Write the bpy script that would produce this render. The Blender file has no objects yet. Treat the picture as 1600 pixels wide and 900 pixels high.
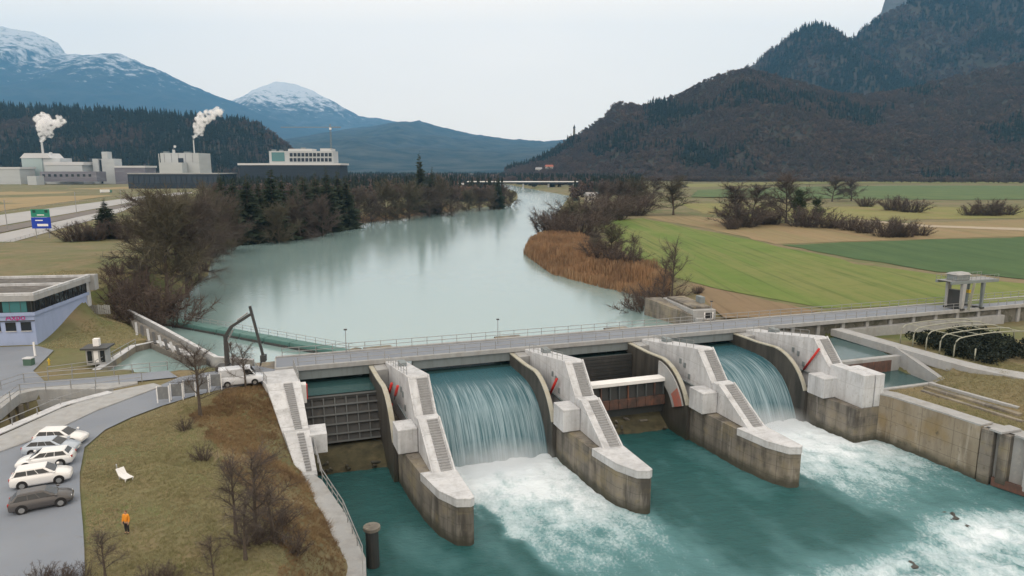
import bpy, bmesh, math, random
import numpy as np
from mathutils import Vector, Matrix, noise

SC = bpy.context.scene
COL = SC.collection
R = math.radians
PI = math.pi

# ------------------------------------------------------------ camera, sky, sun, exposure
CAMH = 26.0
FPX = 1067.0
PITCH = math.atan(185.0 / FPX)
cam = bpy.data.cameras.new('camera')
cam.sensor_width = 36.0
cam.lens = 36.0 * FPX / 1600.0
cam.clip_start = 0.5
cam.clip_end = 40000.0
camo = bpy.data.objects.new('camera', cam)
COL.objects.link(camo)
camo.location = (0, 0, CAMH)
camo.rotation_euler = (PI / 2 - PITCH, 0, 0)
SC.camera = camo

SUN_EL, SUN_AZ = R(48), R(205)          # azimuth clockwise from +Y
w = bpy.data.worlds.new('World')
SC.world = w
w.use_nodes = True
nt = w.node_tree
nt.nodes.clear()
wo = nt.nodes.new('ShaderNodeOutputWorld')
bg = nt.nodes.new('ShaderNodeBackground')
sky = nt.nodes.new('ShaderNodeTexSky')
sky.sky_type = 'NISHITA'
sky.sun_disc = False
sky.sun_elevation = SUN_EL
sky.sun_rotation = SUN_AZ
sky.air_density = 1.0
sky.dust_density = 3.0
tc = nt.nodes.new('ShaderNodeTexCoord')
mp = nt.nodes.new('ShaderNodeMapping')
mp.inputs['Scale'].default_value = (1.0, 1.0, 2.6)
nz = nt.nodes.new('ShaderNodeTexNoise')
nz.inputs['Scale'].default_value = 1.7
nz.inputs['Detail'].default_value = 5
nz.inputs['Roughness'].default_value = 0.5
rmp = nt.nodes.new('ShaderNodeValToRGB')     # the overcast deck: soft grey to white clouds
rmp.color_ramp.elements[0].position = 0.3
rmp.color_ramp.elements[0].color = (14.8, 12.9, 10.7, 1)
rmp.color_ramp.elements[1].position = 0.7
rmp.color_ramp.elements[1].color = (16.3, 13.9, 11.4, 1)
mx = nt.nodes.new('ShaderNodeMixRGB')
mx.inputs['Fac'].default_value = 0.93
nt.links.new(tc.outputs['Generated'], mp.inputs['Vector'])
nt.links.new(mp.outputs['Vector'], nz.inputs['Vector'])
nt.links.new(nz.outputs['Fac'], rmp.inputs['Fac'])
nt.links.new(sky.outputs['Color'], mx.inputs['Color1'])
nt.links.new(rmp.outputs['Color'], mx.inputs['Color2'])
nt.links.new(mx.outputs['Color'], bg.inputs['Color'])
bg.inputs['Strength'].default_value = 0.1
nt.links.new(bg.outputs['Background'], wo.inputs['Surface'])

sun = bpy.data.lights.new('sun', 'SUN')
sun.energy = 0.5
sun.angle = R(25)
sun.color = (1.0, 0.96, 0.9)
suno = bpy.data.objects.new('sun', sun)
COL.objects.link(suno)
sd = Vector((math.sin(SUN_AZ) * math.cos(SUN_EL), math.cos(SUN_AZ) * math.cos(SUN_EL), math.sin(SUN_EL)))
suno.rotation_euler = sd.to_track_quat('Z', 'Y').to_euler()
suno.location = (0, -20, 80)

vs = SC.view_settings
vs.view_transform = 'Standard'
vs.look = 'None'
vs.exposure = 0.12
vs.gamma = 1.0
vs.use_curve_mapping = False
SC.render.engine = 'CYCLES'
cy = SC.cycles
cy.use_denoising = True
cy.max_bounces = 10
cy.diffuse_bounces = 2
cy.glossy_bounces = 3
cy.transmission_bounces = 3
cy.volume_bounces = 8
cy.transparent_max_bounces = 12
cy.sample_clamp_indirect = 4.0
cy.volume_max_steps = 96
cy.volume_step_rate = 1.0

# ------------------------------------------------------------ places
_cp, _sp = math.cos(PITCH), math.sin(PITCH)
def ray(px, py):
    a = (px - 800) / FPX; b = (450 - py) / FPX
    return a, _cp + b * _sp, -_sp + b * _cp
def g(px, py, z=0.0):
    """point of the level z that is seen in this direction"""
    d = ray(px, py); t = (z - CAMH) / d[2]
    return d[0] * t, d[1] * t
def at(px, py, Y):
    """point at distance Y seen in this direction: x, z"""
    d = ray(px, py); t = Y / d[1]
    return d[0] * t, CAMH + d[2] * t
TH = R(18.5)
U = (math.cos(TH), math.sin(TH)); V = (math.sin(TH), -math.cos(TH))
O = (-17.1, 94.8)
def L(s, t):
    return O[0] + U[0] * s + V[0] * t, O[1] + U[1] * s + V[1] * t
def ST(x, y):
    x = x - O[0]; y = y - O[1]
    return x * U[0] + y * U[1], x * V[0] + y * V[1]
BAY = 19.4
ZU, ZD = -2.4, -10.0        # upper and lower water

ORD = ['first', 'second', 'third', 'fourth', 'fifth', 'sixth', 'seventh', 'eighth', 'ninth', 'tenth', 'eleventh', 'twelfth', 'thirteenth', 'fourteenth', 'fifteenth', 'sixteenth', 'seventeenth', 'eighteenth', 'nineteenth', 'twentieth']
def lerp(a, b, k): return a + (b - a) * k
def sstep(a, b, x):
    k = np.clip((x - a) / (b - a), 0, 1)
    return k * k * (3 - 2 * k)

# ------------------------------------------------------------ numpy value noise
def _hash(ix, iy, seed):
    n = (ix.astype(np.int64) * 374761393 + iy.astype(np.int64) * 668265263 + seed * 974711) & 0x7fffffff
    n = (n ^ (n >> 13)) * 1274126177 & 0x7fffffff
    return ((n ^ (n >> 16)) & 0xffff) / 65535.0
def vnoise(x, y, seed=0):
    x = np.asarray(x, float); y = np.asarray(y, float)
    ix = np.floor(x); iy = np.floor(y); fx = x - ix; fy = y - iy
    fx = fx * fx * (3 - 2 * fx); fy = fy * fy * (3 - 2 * fy)
    a = _hash(ix, iy, seed); b = _hash(ix + 1, iy, seed); c = _hash(ix, iy + 1, seed); d = _hash(ix + 1, iy + 1, seed)
    return lerp(lerp(a, b, fx), lerp(c, d, fx), fy)
def fbm(x, y, seed=0, o=4):
    r = 0; a = .5; n = 0
    for k in range(o):
        r = r + a * vnoise(x * 2 ** k + 17.3 * k, y * 2 ** k - 9.1 * k, seed + k); n += a; a *= .5
    return r / n
def sdpoly(x, y, poly):
    """signed distance, positive inside"""
    x = np.asarray(x, float); y = np.asarray(y, float)
    d = np.full(x.shape, 1e18); ins = np.zeros(x.shape, bool)
    n = len(poly)
    for i in range(n):
        ax, ay = poly[i]; bx, by = poly[(i + 1) % n]
        ex, ey = bx - ax, by - ay
        k = np.clip(((x - ax) * ex + (y - ay) * ey) / (ex * ex + ey * ey + 1e-9), 0, 1)
        d = np.minimum(d, (x - ax - k * ex) ** 2 + (y - ay - k * ey) ** 2)
        c = ((ay > y) != (by > y)) & (x < (bx - ax) * (y - ay) / ((by - ay) if by != ay else 1e-9) + ax)
        ins ^= c
    return np.where(ins, 1, -1) * np.sqrt(d)

# ------------------------------------------------------------ materials
MATS = {}
def mat(name, col, rough=0.8, var=(), bump=None, metal=0.0, spec=0.3, coords='pos', emit=None, alpha=None, rnd=None):
    """var: list of (scale or (sx,sy,sz), colour, low, high, amount); bump: (scale, strength, distance)"""
    if name in MATS: return MATS[name]
    m = bpy.data.materials.new(name); m.use_nodes = True
    t = m.node_tree; N = t.nodes; K = t.links
    b = N['Principled BSDF']
    b.inputs['Roughness'].default_value = rough
    b.inputs['Metallic'].default_value = metal
    b.inputs['Specular IOR Level'].default_value = spec
    b.inputs['Base Color'].default_value = (*col, 1)
    src = None
    if var or bump or rnd:
        if coords == 'pos':
            src = N.new('ShaderNodeNewGeometry').outputs['Position']
        else:
            src = N.new('ShaderNodeTexCoord').outputs['Object']
    prev = None
    def noise_(sc, det=5, rg=.6):
        v = src
        if isinstance(sc, (tuple, list)):
            mpn = N.new('ShaderNodeMapping'); mpn.inputs['Scale'].default_value = sc
            K.new(src, mpn.inputs['Vector']); v = mpn.outputs['Vector']; s = 1.0
        else: s = sc
        n = N.new('ShaderNodeTexNoise'); n.inputs['Scale'].default_value = s
        n.inputs['Detail'].default_value = det; n.inputs['Roughness'].default_value = rg
        K.new(v, n.inputs['Vector'])
        return n.outputs['Fac']
    for (sc, c2, lo, hi, am) in var:
        r = N.new('ShaderNodeMapRange'); r.inputs['From Min'].default_value = lo; r.inputs['From Max'].default_value = hi
        r.inputs['To Min'].default_value = 0; r.inputs['To Max'].default_value = am
        K.new(noise_(sc), r.inputs['Value'])
        x = N.new('ShaderNodeMixRGB'); x.inputs['Color2'].default_value = (*c2, 1)
        if prev is None: x.inputs['Color1'].default_value = (*col, 1)
        else: K.new(prev, x.inputs['Color1'])
        K.new(r.outputs['Result'], x.inputs['Fac'])
        prev = x.outputs['Color']
    if rnd:
        oi = N.new('ShaderNodeObjectInfo')
        x = N.new('ShaderNodeMixRGB'); x.inputs['Color2'].default_value = (*rnd, 1)
        if prev is None: x.inputs['Color1'].default_value = (*col, 1)
        else: K.new(prev, x.inputs['Color1'])
        K.new(oi.outputs['Random'], x.inputs['Fac'])
        prev = x.outputs['Color']
    if prev is not None: K.new(prev, b.inputs['Base Color'])
    if bump:
        bn = N.new('ShaderNodeBump'); bn.inputs['Strength'].default_value = bump[1]; bn.inputs['Distance'].default_value = bump[2]
        K.new(noise_(bump[0], 6, .65), bn.inputs['Height']); K.new(bn.outputs['Normal'], b.inputs['Normal'])
    if emit:
        b.inputs['Emission Color'].default_value = (*emit[0], 1); b.inputs['Emission Strength'].default_value = emit[1]
    MATS[name] = m
    return m

# ------------------------------------------------------------ mesh builder and tags
class MB:
    def __init__(s): s.v = []; s.f = []
    def quadbox(s, c):
        o = len(s.v); s.v += [tuple(p) for p in c]
        s.f += [(o, o+3, o+2, o+1), (o+4, o+5, o+6, o+7), (o, o+1, o+5, o+4), (o+1, o+2, o+6, o+5), (o+2, o+3, o+7, o+6), (o+3, o, o+4, o+7)]
        return s
    def box(s, x0, x1, y0, y1, z0, z1):
        return s.quadbox([(x0,y0,z0),(x1,y0,z0),(x1,y1,z0),(x0,y1,z0),(x0,y0,z1),(x1,y0,z1),(x1,y1,z1),(x0,y1,z1)])
    def beam(s, p, q, w, h=None, up=(0, 0, 1)):
        h = h or w; p = Vector(p); q = Vector(q); d = (q - p).normalized(); up = Vector(up)
        if abs(d.dot(up)) > .98: up = Vector((1, 0, 0))
        a = d.cross(up).normalized() * (w / 2); b = a.cross(d).normalized() * (h / 2)
        return s.quadbox([p-a-b, p+a-b, p+a+b, p-a+b, q-a-b, q+a-b, q+a+b, q-a+b])
    def tube(s, pts, r, n=6, cap=True):
        pts = [Vector(p) for p in pts]
        rr = r if isinstance(r, (list, tuple)) else [r] * len(pts)
        o = len(s.v)
        for i, p in enumerate(pts):
            d = (pts[min(i+1, len(pts)-1)] - pts[max(i-1, 0)]).normalized()
            up = Vector((0, 0, 1)) if abs(d.z) < .95 else Vector((1, 0, 0))
            a = d.cross(up).normalized(); b = a.cross(d)
            for k in range(n):
                t = 2 * PI * k / n
                s.v.append(tuple(p + (a * math.cos(t) + b * math.sin(t)) * rr[i]))
        for i in range(len(pts) - 1):
            for k in range(n):
                k2 = (k + 1) % n
                s.f.append((o+i*n+k, o+i*n+k2, o+(i+1)*n+k2, o+(i+1)*n+k))
        if cap:
            s.f.append(tuple(o + k for k in reversed(range(n)))); e = o + (len(pts)-1) * n
            s.f.append(tuple(e + k for k in range(n)))
        return s
    def cyl(s, c, r0, r1, z0, z1, n=12):
        return s.tube([(c[0], c[1], z0), (c[0], c[1], z1)], [r0, r1], n)
    def prism(s, poly, fa, fb):
        """poly of 2D points; fa, fb map a 2D point to the two end faces"""
        o = len(s.v); n = len(poly)
        s.v += [tuple(fa(*p)) for p in poly] + [tuple(fb(*p)) for p in poly]
        s.f.append(tuple(o + i for i in range(n))); s.f.append(tuple(o + n + i for i in reversed(range(n))))
        for i in range(n):
            j = (i + 1) % n; s.f.append((o+i, o+n+i, o+n+j, o+j))
        return s
    def plate(s, poly, z0, z1):
        return s.prism(poly, lambda x, y: (x, y, z0), lambda x, y: (x, y, z1))
    def sheet(s, rows):
        """grid of points -> one skin"""
        o = len(s.v); m = len(rows[0])
        for r in rows: s.v += [tuple(p) for p in r]
        for i in range(len(rows) - 1):
            for j in range(m - 1):
                a = o + i * m + j; s.f.append((a, a + 1, a + m + 1, a + m))
        return s
    def mesh(s, name, m, smooth=False, fix=True):
        me = bpy.data.meshes.new(name); me.from_pydata(s.v, [], s.f); me.update()
        if fix:
            b = bmesh.new(); b.from_mesh(me); bmesh.ops.recalc_face_normals(b, faces=b.faces); b.to_mesh(me); b.free()
        if smooth: me.polygons.foreach_set('use_smooth', [True] * len(me.polygons))
        if m: me.materials.append(m)
        return me
    def build(s, name, m, parent=None, smooth=False, bevel=0, fix=True):
        return link(name, s.mesh(name, m, smooth, fix), parent, bevel)

def link(name, me, parent=None, bevel=0):
    o = bpy.data.objects.new(name, me); COL.objects.link(o)
    if parent: o.parent = parent
    if bevel:
        b = o.modifiers.new('bevel', 'BEVEL'); b.width = bevel; b.segments = 2; b.limit_method = 'ANGLE'; b.angle_limit = R(40)
    return o
def tag(o, label=None, cat=None, group=None, kind=None):
    if label: o['label'] = label
    if cat: o['category'] = cat
    if group: o['group'] = group
    if kind: o['kind'] = kind
    return o
def thing(name, label, cat, loc=(0, 0, 0), rz=0, group=None):
    o = bpy.data.objects.new(name, None); COL.objects.link(o)
    o.location = loc; o.rotation_euler = (0, 0, rz); o.empty_display_size = .5
    return tag(o, label, cat, group)
def copy_tree(src, loc, rz, sc=1.0, label=None, group=None):
    c = src.copy(); COL.objects.link(c); c.location = loc; c.rotation_euler = (0, 0, rz)
    c.scale = sc if isinstance(sc, tuple) else (sc, sc, sc)
    if label: c['label'] = label
    if group: c['group'] = group
    for ch in src.children:
        d = ch.copy(); COL.objects.link(d); d.parent = c
        for gch in ch.children:
            e = gch.copy(); COL.objects.link(e); e.parent = d
    return c
def npmesh(name, verts, faces, m, smooth=True):
    me = bpy.data.meshes.new(name)
    me.vertices.add(len(verts)); me.vertices.foreach_set('co', np.asarray(verts, np.float32).ravel())
    faces = np.asarray(faces, np.int32); k = faces.shape[1]
    me.loops.add(faces.size); me.loops.foreach_set('vertex_index', faces.ravel())
    me.polygons.add(len(faces)); me.polygons.foreach_set('loop_start', np.arange(0, faces.size, k, dtype=np.int32))
    me.polygons.foreach_set('use_smooth', np.full(len(faces), smooth))
    me.update(calc_edges=True); me.validate()
    if m: me.materials.append(m)
    return me
def gridmesh(name, X, Y, Z, m, smooth=True, keep=None):
    ny, nx = X.shape
    vv = np.stack([X, Y, Z], -1).reshape(-1, 3)
    i = np.arange(ny * nx).reshape(ny, nx)
    f = np.stack([i[:-1, :-1], i[:-1, 1:], i[1:, 1:], i[1:, :-1]], -1).reshape(-1, 4)
    if keep is not None: f = f[keep.ravel()]
    return npmesh(name, vv, f, m, smooth)
def setattr_f(me, name, arr):
    a = me.attributes.new(name, 'FLOAT', 'POINT'); a.data.foreach_set('value', np.asarray(arr, np.float32).ravel())

# points -> instances of prototypes (for woods, grass and reeds that nobody could count)
def scatter(name, pts, scl, rot, protos, label, cat):
    me = bpy.data.meshes.new(name); me.vertices.add(len(pts))
    me.vertices.foreach_set('co', np.asarray(pts, np.float32).ravel())
    setattr_f(me, 'sc', scl); setattr_f(me, 'rz', rot)
    rs = np.random.RandomState(len(pts)); ix = me.attributes.new('ix', 'INT', 'POINT')
    ix.data.foreach_set('value', rs.randint(0, len(protos), len(pts)).astype(np.int32))
    o = bpy.data.objects.new(name, me); COL.objects.link(o)
    pc = bpy.data.collections.new(name + '_forms')
    for p in protos: pc.objects.link(p)
    gt = bpy.data.node_groups.new(name, 'GeometryNodeTree')
    gt.interface.new_socket('Geometry', in_out='INPUT', socket_type='NodeSocketGeometry')
    gt.interface.new_socket('Geometry', in_out='OUTPUT', socket_type='NodeSocketGeometry')
    n = gt.nodes; k = gt.links
    gi = n.new('NodeGroupInput'); go = n.new('NodeGroupOutput')
    ip = n.new('GeometryNodeInstanceOnPoints'); ci = n.new('GeometryNodeCollectionInfo')
    ci.inputs['Collection'].default_value = pc
    ci.inputs['Separate Children'].default_value = True; ci.inputs['Reset Children'].default_value = True
    ip.inputs['Pick Instance'].default_value = True
    def na(nm, ty):
        q = n.new('GeometryNodeInputNamedAttribute'); q.data_type = ty; q.inputs['Name'].default_value = nm
        return q.outputs['Attribute']
    cx = n.new('ShaderNodeCombineXYZ'); k.new(na('rz', 'FLOAT'), cx.inputs['Z'])
    k.new(gi.outputs[0], ip.inputs['Points']); k.new(ci.outputs[0], ip.inputs['Instance'])
    k.new(na('ix', 'INT'), ip.inputs['Instance Index']); k.new(cx.outputs[0], ip.inputs['Rotation'])
    k.new(na('sc', 'FLOAT'), ip.inputs['Scale'])
    k.new(ip.outputs[0], go.inputs[0])
    md = o.modifiers.new('scatter', 'NODES'); md.node_group = gt
    return tag(o, label, cat, None, 'stuff')
def proto(name, me):
    return bpy.data.objects.new(name, me)     # never linked to the scene: only a form for scatter()

# ============================================================ MATERIALS OF THE SETTING
M_ground = mat('meadow', (.16, .148, .085), .95, [(.02, (.098, .122, .042), .4, .58, 1.), (.06, (.20, .165, .10), .5, .66, .7), (.12, (.21, .16, .095), .45, .66, .75), (.35, (.10, .105, .05), .5, .7, .6), (.9, (.11, .09, .045), .5, .75, .6), (5., (.22, .19, .11), .55, .8, .45)], (3.0, .5, .08))
M_asph = mat('asphalt', (.19, .217, .262), .9, [(.15, (.228, .256, .30), .4, .7, .8), (1.2, (.19, .195, .21), .5, .8, .5), (.4, (.20, .205, .22), .6, .68, .35)], (30, .3, .01))
M_conc = mat('pale_concrete', (.52, .545, .58), .85, [((.9, .9, .12), (.29, .30, .315), .46, .72, .8), (.5, (.59, .61, .64), .4, .7, .6), (.28, (.37, .385, .41), .5, .68, .7), ((2.5, 2.5, .3), (.20, .195, .185), .58, .78, .6), (3., (.34, .33, .32), .56, .74, .7)], (6, .25, .03))
M_concold = mat('weathered_concrete', (.19, .178, .16), .9, [((.8, .8, .10), (.06, .057, .052), .40, .64, .9), (.25, (.36, .32, .25), .45, .7, .6), ((1.6, 1.6, .14), (.42, .40, .37), .58, .76, .6), (1.3, (.09, .085, .06), .58, .75, .7), ((.5, .5, .5), (.20, .17, .09), .52, .72, .6)], (4, .4, .06))
M_concmid = mat('grey_concrete', (.33, .345, .36), .88, [((.7, .7, .15), (.24, .235, .22), .45, .75, .7), (1.5, (.47, .46, .44), .5, .8, .5)], (5, .3, .03))
M_steelgrey = mat('grey_painted_steel', (.20, .235, .25), .55, [((1.5, 1.5, .2), (.12, .13, .135), .5, .8, .7)], None, .1)
M_darksteel = mat('dark_wet_steel', (.055, .058, .06), .5, [((1.2, 1.2, .3), (.12, .11, .10), .55, .8, .6)], (5, .2, .02), .2)
M_girder = mat('gate_girder_steel', (.10, .11, .115), .55, [((1.2, 1.2, .3), (.16, .14, .12), .55, .8, .6)], None, .2)
M_rust = mat('rusty_steel', (.13, .075, .06), .8, [(.8, (.05, .045, .045), .4, .65, .8), ((2, 2, .3), (.25, .10, .06), .55, .75, .7)], (4, .4, .03))
M_rail = mat('galvanised_rail', (.30, .31, .32), .5, [], None, .4)
M_red = mat('red_paint', (.50, .035, .03), .45, [(2., (.32, .05, .04), .5, .8, .6)])
M_redface = mat('faded_red_band', (.40, .13, .10), .7, [(1.2, (.25, .16, .14), .4, .7, .8)])
M_seal = mat('yellowed_seal_plate', (.40, .40, .35), .7, [((1, 1, .3), (.30, .27, .17), .45, .75, .7)])
M_white = mat('white_paint', (.78, .79, .80), .5, [(.6, (.62, .63, .64), .5, .8, .5)])
M_black = mat('black_rubber', (.02, .02, .022), .7)
M_glass = mat('dark_glass', (.015, .02, .025), .06, [], None, 0, .6)
M_tealglass = mat('teal_glass', (.05, .17, .19), .1, [], None, 0, .6)

def add_joints(m, dz=1.3, dt=3.2, band=None, amt=.45):
    """formwork joints of the concrete pours, and the algae band along the lower water"""
    t = m.node_tree; N = t.nodes; K = t.links; b = N['Principled BSDF']; src = b.inputs['Base Color'].links[0].from_socket
    geo = N.new('ShaderNodeNewGeometry'); sep = N.new('ShaderNodeSeparateXYZ'); K.new(geo.outputs['Position'], sep.inputs[0])
    def mth(op, a, c, d=None):
        q = N.new('ShaderNodeMath'); q.operation = op
        for i, v in enumerate((a, c, d)):
            if v is None: continue
            if isinstance(v, (int, float)): q.inputs[i].default_value = v
            else: K.new(v, q.inputs[i])
        return q.outputs[0]
    tt_ = mth('ADD', mth('MULTIPLY', sep.outputs['X'], V[0]), mth('MULTIPLY', sep.outputs['Y'], V[1]))
    l1 = mth('LESS_THAN', mth('FRACT', mth('MULTIPLY', sep.outputs['Z'], 1 / dz), None), .055 / dz)
    l2 = mth('LESS_THAN', mth('FRACT', mth('MULTIPLY', tt_, 1 / dt), None), .06 / dt)
    ln = mth('MULTIPLY', mth('MAXIMUM', l1, l2), amt)
    x = N.new('ShaderNodeMixRGB'); x.inputs['Color2'].default_value = (.05, .048, .043, 1); K.new(ln, x.inputs['Fac']); K.new(src, x.inputs['Color1']); out = x.outputs[0]
    if band:
        n = N.new('ShaderNodeTexNoise'); n.inputs['Scale'].default_value = .7; n.inputs['Detail'].default_value = 5; K.new(geo.outputs['Position'], n.inputs['Vector'])
        h = mth('ADD', sep.outputs['Z'], mth('MULTIPLY', n.outputs['Fac'], -1.6))
        r = N.new('ShaderNodeMapRange'); r.inputs['From Min'].default_value = band + .5; r.inputs['From Max'].default_value = band - .6; r.inputs['To Max'].default_value = .85; K.new(h, r.inputs['Value'])
        y = N.new('ShaderNodeMixRGB'); y.inputs['Color2'].default_value = (.045, .047, .035, 1); K.new(r.outputs[0], y.inputs['Fac']); K.new(out, y.inputs['Color1']); out = y.outputs[0]
    K.new(out, b.inputs['Base Color'])
add_joints(M_concold, 1.3, 3.2, -9.8)
add_joints(M_conc, 2.6, 3.2, None, .25)
def water_mat(name, deep, foam=False, ior=2.6):
    m = bpy.data.materials.new(name); m.use_nodes = True
    t = m.node_tree; N = t.nodes; K = t.links; b = N['Principled BSDF']
    b.inputs['IOR'].default_value = 1.333 if foam else ior
    b.inputs['Roughness'].default_value = .06
    geo = N.new('ShaderNodeNewGeometry')
    def nz_(scale, vec, det=4, rg=.55):
        q = N.new('ShaderNodeMapping'); q.inputs['Scale'].default_value = scale; q.inputs['Rotation'].default_value = (0, 0, -TH)
        K.new(vec, q.inputs['Vector'])
        n = N.new('ShaderNodeTexNoise'); n.inputs['Scale'].default_value = 1; n.inputs['Detail'].default_value = det; n.inputs['Roughness'].default_value = rg
        K.new(q.outputs[0], n.inputs['Vector']); return n.outputs['Fac']
    P = geo.outputs['Position']
    if not foam:
        b.inputs['Base Color'].default_value = (*deep, 1)
        # calm slicks and ruffled patches differ in ripple strength
        s1 = nz_((.035, .012, 1), P, 4, .6)
        r1 = N.new('ShaderNodeMapRange'); r1.inputs['From Min'].default_value = .38; r1.inputs['From Max'].default_value = .66
        r1.inputs['To Min'].default_value = .05; r1.inputs['To Max'].default_value = .34
        K.new(s1, r1.inputs['Value'])
        bn = N.new('ShaderNodeBump'); bn.inputs['Distance'].default_value = .10
        K.new(r1.outputs[0], bn.inputs['Strength']); K.new(nz_((.8, 1.5, 1), P, 4, .6), bn.inputs['Height'])
        K.new(bn.outputs[0], b.inputs['Normal'])
        b.inputs['Roughness'].default_value = .13
    else:
        at_ = N.new('ShaderNodeAttribute'); at_.attribute_name = 'foam'
        n1 = nz_((.9, .45, 1), P, 6, .65); n2 = nz_((3.2, 2.0, 1), P, 5, .7)
        ad = N.new('ShaderNodeMath'); ad.operation = 'MULTIPLY_ADD'; ad.inputs[1].default_value = .55
        K.new(n2, ad.inputs[0]); m0 = N.new('ShaderNodeMath'); m0.operation = 'MULTIPLY'; m0.inputs[1].default_value = .45
        K.new(n1, m0.inputs[0]); K.new(m0.outputs[0], ad.inputs[2])
        a2 = N.new('ShaderNodeMath'); a2.operation = 'ADD'; K.new(ad.outputs[0], a2.inputs[0]); K.new(at_.outputs['Fac'], a2.inputs[1])
        mr = N.new('ShaderNodeMapRange'); mr.inputs['From Min'].default_value = .80; mr.inputs['From Max'].default_value = 1.25
        K.new(a2.outputs[0], mr.inputs['Value'])
        # milky aerated water round the foam
        mr2 = N.new('ShaderNodeMapRange'); mr2.inputs['From Min'].default_value = .0; mr2.inputs['From Max'].default_value = .5; mr2.inputs['To Max'].default_value = 1.0
        K.new(at_.outputs['Fac'], mr2.inputs['Value'])
        x0 = N.new('ShaderNodeMixRGB'); x0.inputs['Color1'].default_value = (*deep, 1); x0.inputs['Color2'].default_value = (.15, .33, .365, 1)
        K.new(mr2.outputs[0], x0.inputs['Fac'])
        x1 = N.new('ShaderNodeMixRGB'); x1.inputs['Color2'].default_value = (.76, .86, .94, 1)
        K.new(x0.outputs[0], x1.inputs['Color1']); K.new(mr.outputs[0], x1.inputs['Fac']); K.new(x1.outputs[0], b.inputs['Base Color'])
        rr = N.new('ShaderNodeMapRange'); rr.inputs['To Min'].default_value = .10; rr.inputs['To Max'].default_value = .75
        K.new(mr.outputs[0], rr.inputs['Value']); K.new(rr.outputs[0], b.inputs['Roughness'])
        bn = N.new('ShaderNodeBump'); bn.inputs['Distance'].default_value = .30; bn.inputs['Strength'].default_value = .75
        K.new(nz_((1.3, 2.8, 1), P, 9, .72), bn.inputs['Height']); K.new(bn.outputs[0], b.inputs['Normal'])
    return m
M_wup = water_mat('upper_water', (.22, .325, .33))
M_pool = water_mat('pool_water', (.035, .085, .09), False, 1.45)
M_wlow = water_mat('lower_water', (.021, .096, .100), True)
def fall_mat():
    m = bpy.data.materials.new('falling_water'); m.use_nodes = True
    t = m.node_tree; N = t.nodes; K = t.links; b = N['Principled BSDF']
    def A(n):
        q = N.new('ShaderNodeAttribute'); q.attribute_name = n; return q.outputs['Fac']
    def st(sx, sy, det, seed):
        c = N.new('ShaderNodeCombineXYZ')
        for i, (nm, k) in enumerate((('fa', sx), ('fb', sy))):
            mu = N.new('ShaderNodeMath'); mu.operation = 'MULTIPLY'; mu.inputs[1].default_value = k; K.new(A(nm), mu.inputs[0]); K.new(mu.outputs[0], c.inputs[i])
        c.inputs[2].default_value = seed
        n = N.new('ShaderNodeTexNoise'); n.inputs['Scale'].default_value = 1; n.inputs['Detail'].default_value = det; n.inputs['Roughness'].default_value = .65
        K.new(c.outputs[0], n.inputs['Vector']); return n.outputs['Fac']
    # foam share grows as the sheet falls and breaks up
    s = st(5.5, .13, 7, 3.0)
    s2 = st(1.1, .06, 3, 9.0)
    ad = N.new('ShaderNodeMath'); ad.operation = 'MULTIPLY_ADD'; ad.inputs[1].default_value = .45; K.new(s2, ad.inputs[0]); K.new(s, ad.inputs[2])
    gr = N.new('ShaderNodeMapRange'); gr.inputs['From Min'].default_value = 5.0; gr.inputs['From Max'].default_value = 15.0; gr.inputs['To Min'].default_value = -.12; gr.inputs['To Max'].default_value = .16
    K.new(A('fb'), gr.inputs['Value'])
    a2 = N.new('ShaderNodeMath'); a2.operation = 'ADD'; K.new(ad.outputs[0], a2.inputs[0]); K.new(gr.outputs[0], a2.inputs[1])
    mr = N.new('ShaderNodeMapRange'); mr.inputs['From Min'].default_value = .74; mr.inputs['From Max'].default_value = 1.38; K.new(a2.outputs[0], mr.inputs['Value'])
    x = N.new('ShaderNodeMixRGB'); x.inputs['Color1'].default_value = (.035, .11, .14, 1); x.inputs['Color2'].default_value = (.58, .73, .82, 1)
    K.new(mr.outputs[0], x.inputs['Fac']); K.new(x.outputs[0], b.inputs['Base Color'])
    b.inputs['Roughness'].default_value = .25; b.inputs['IOR'].default_value = 1.33
    bn = N.new('ShaderNodeBump'); bn.inputs['Strength'].default_value = .7; bn.inputs['Distance'].default_value = .12
    K.new(s, bn.inputs['Height']); K.new(bn.outputs[0], b.inputs['Normal'])
    return m
M_fall = fall_mat()

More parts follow.
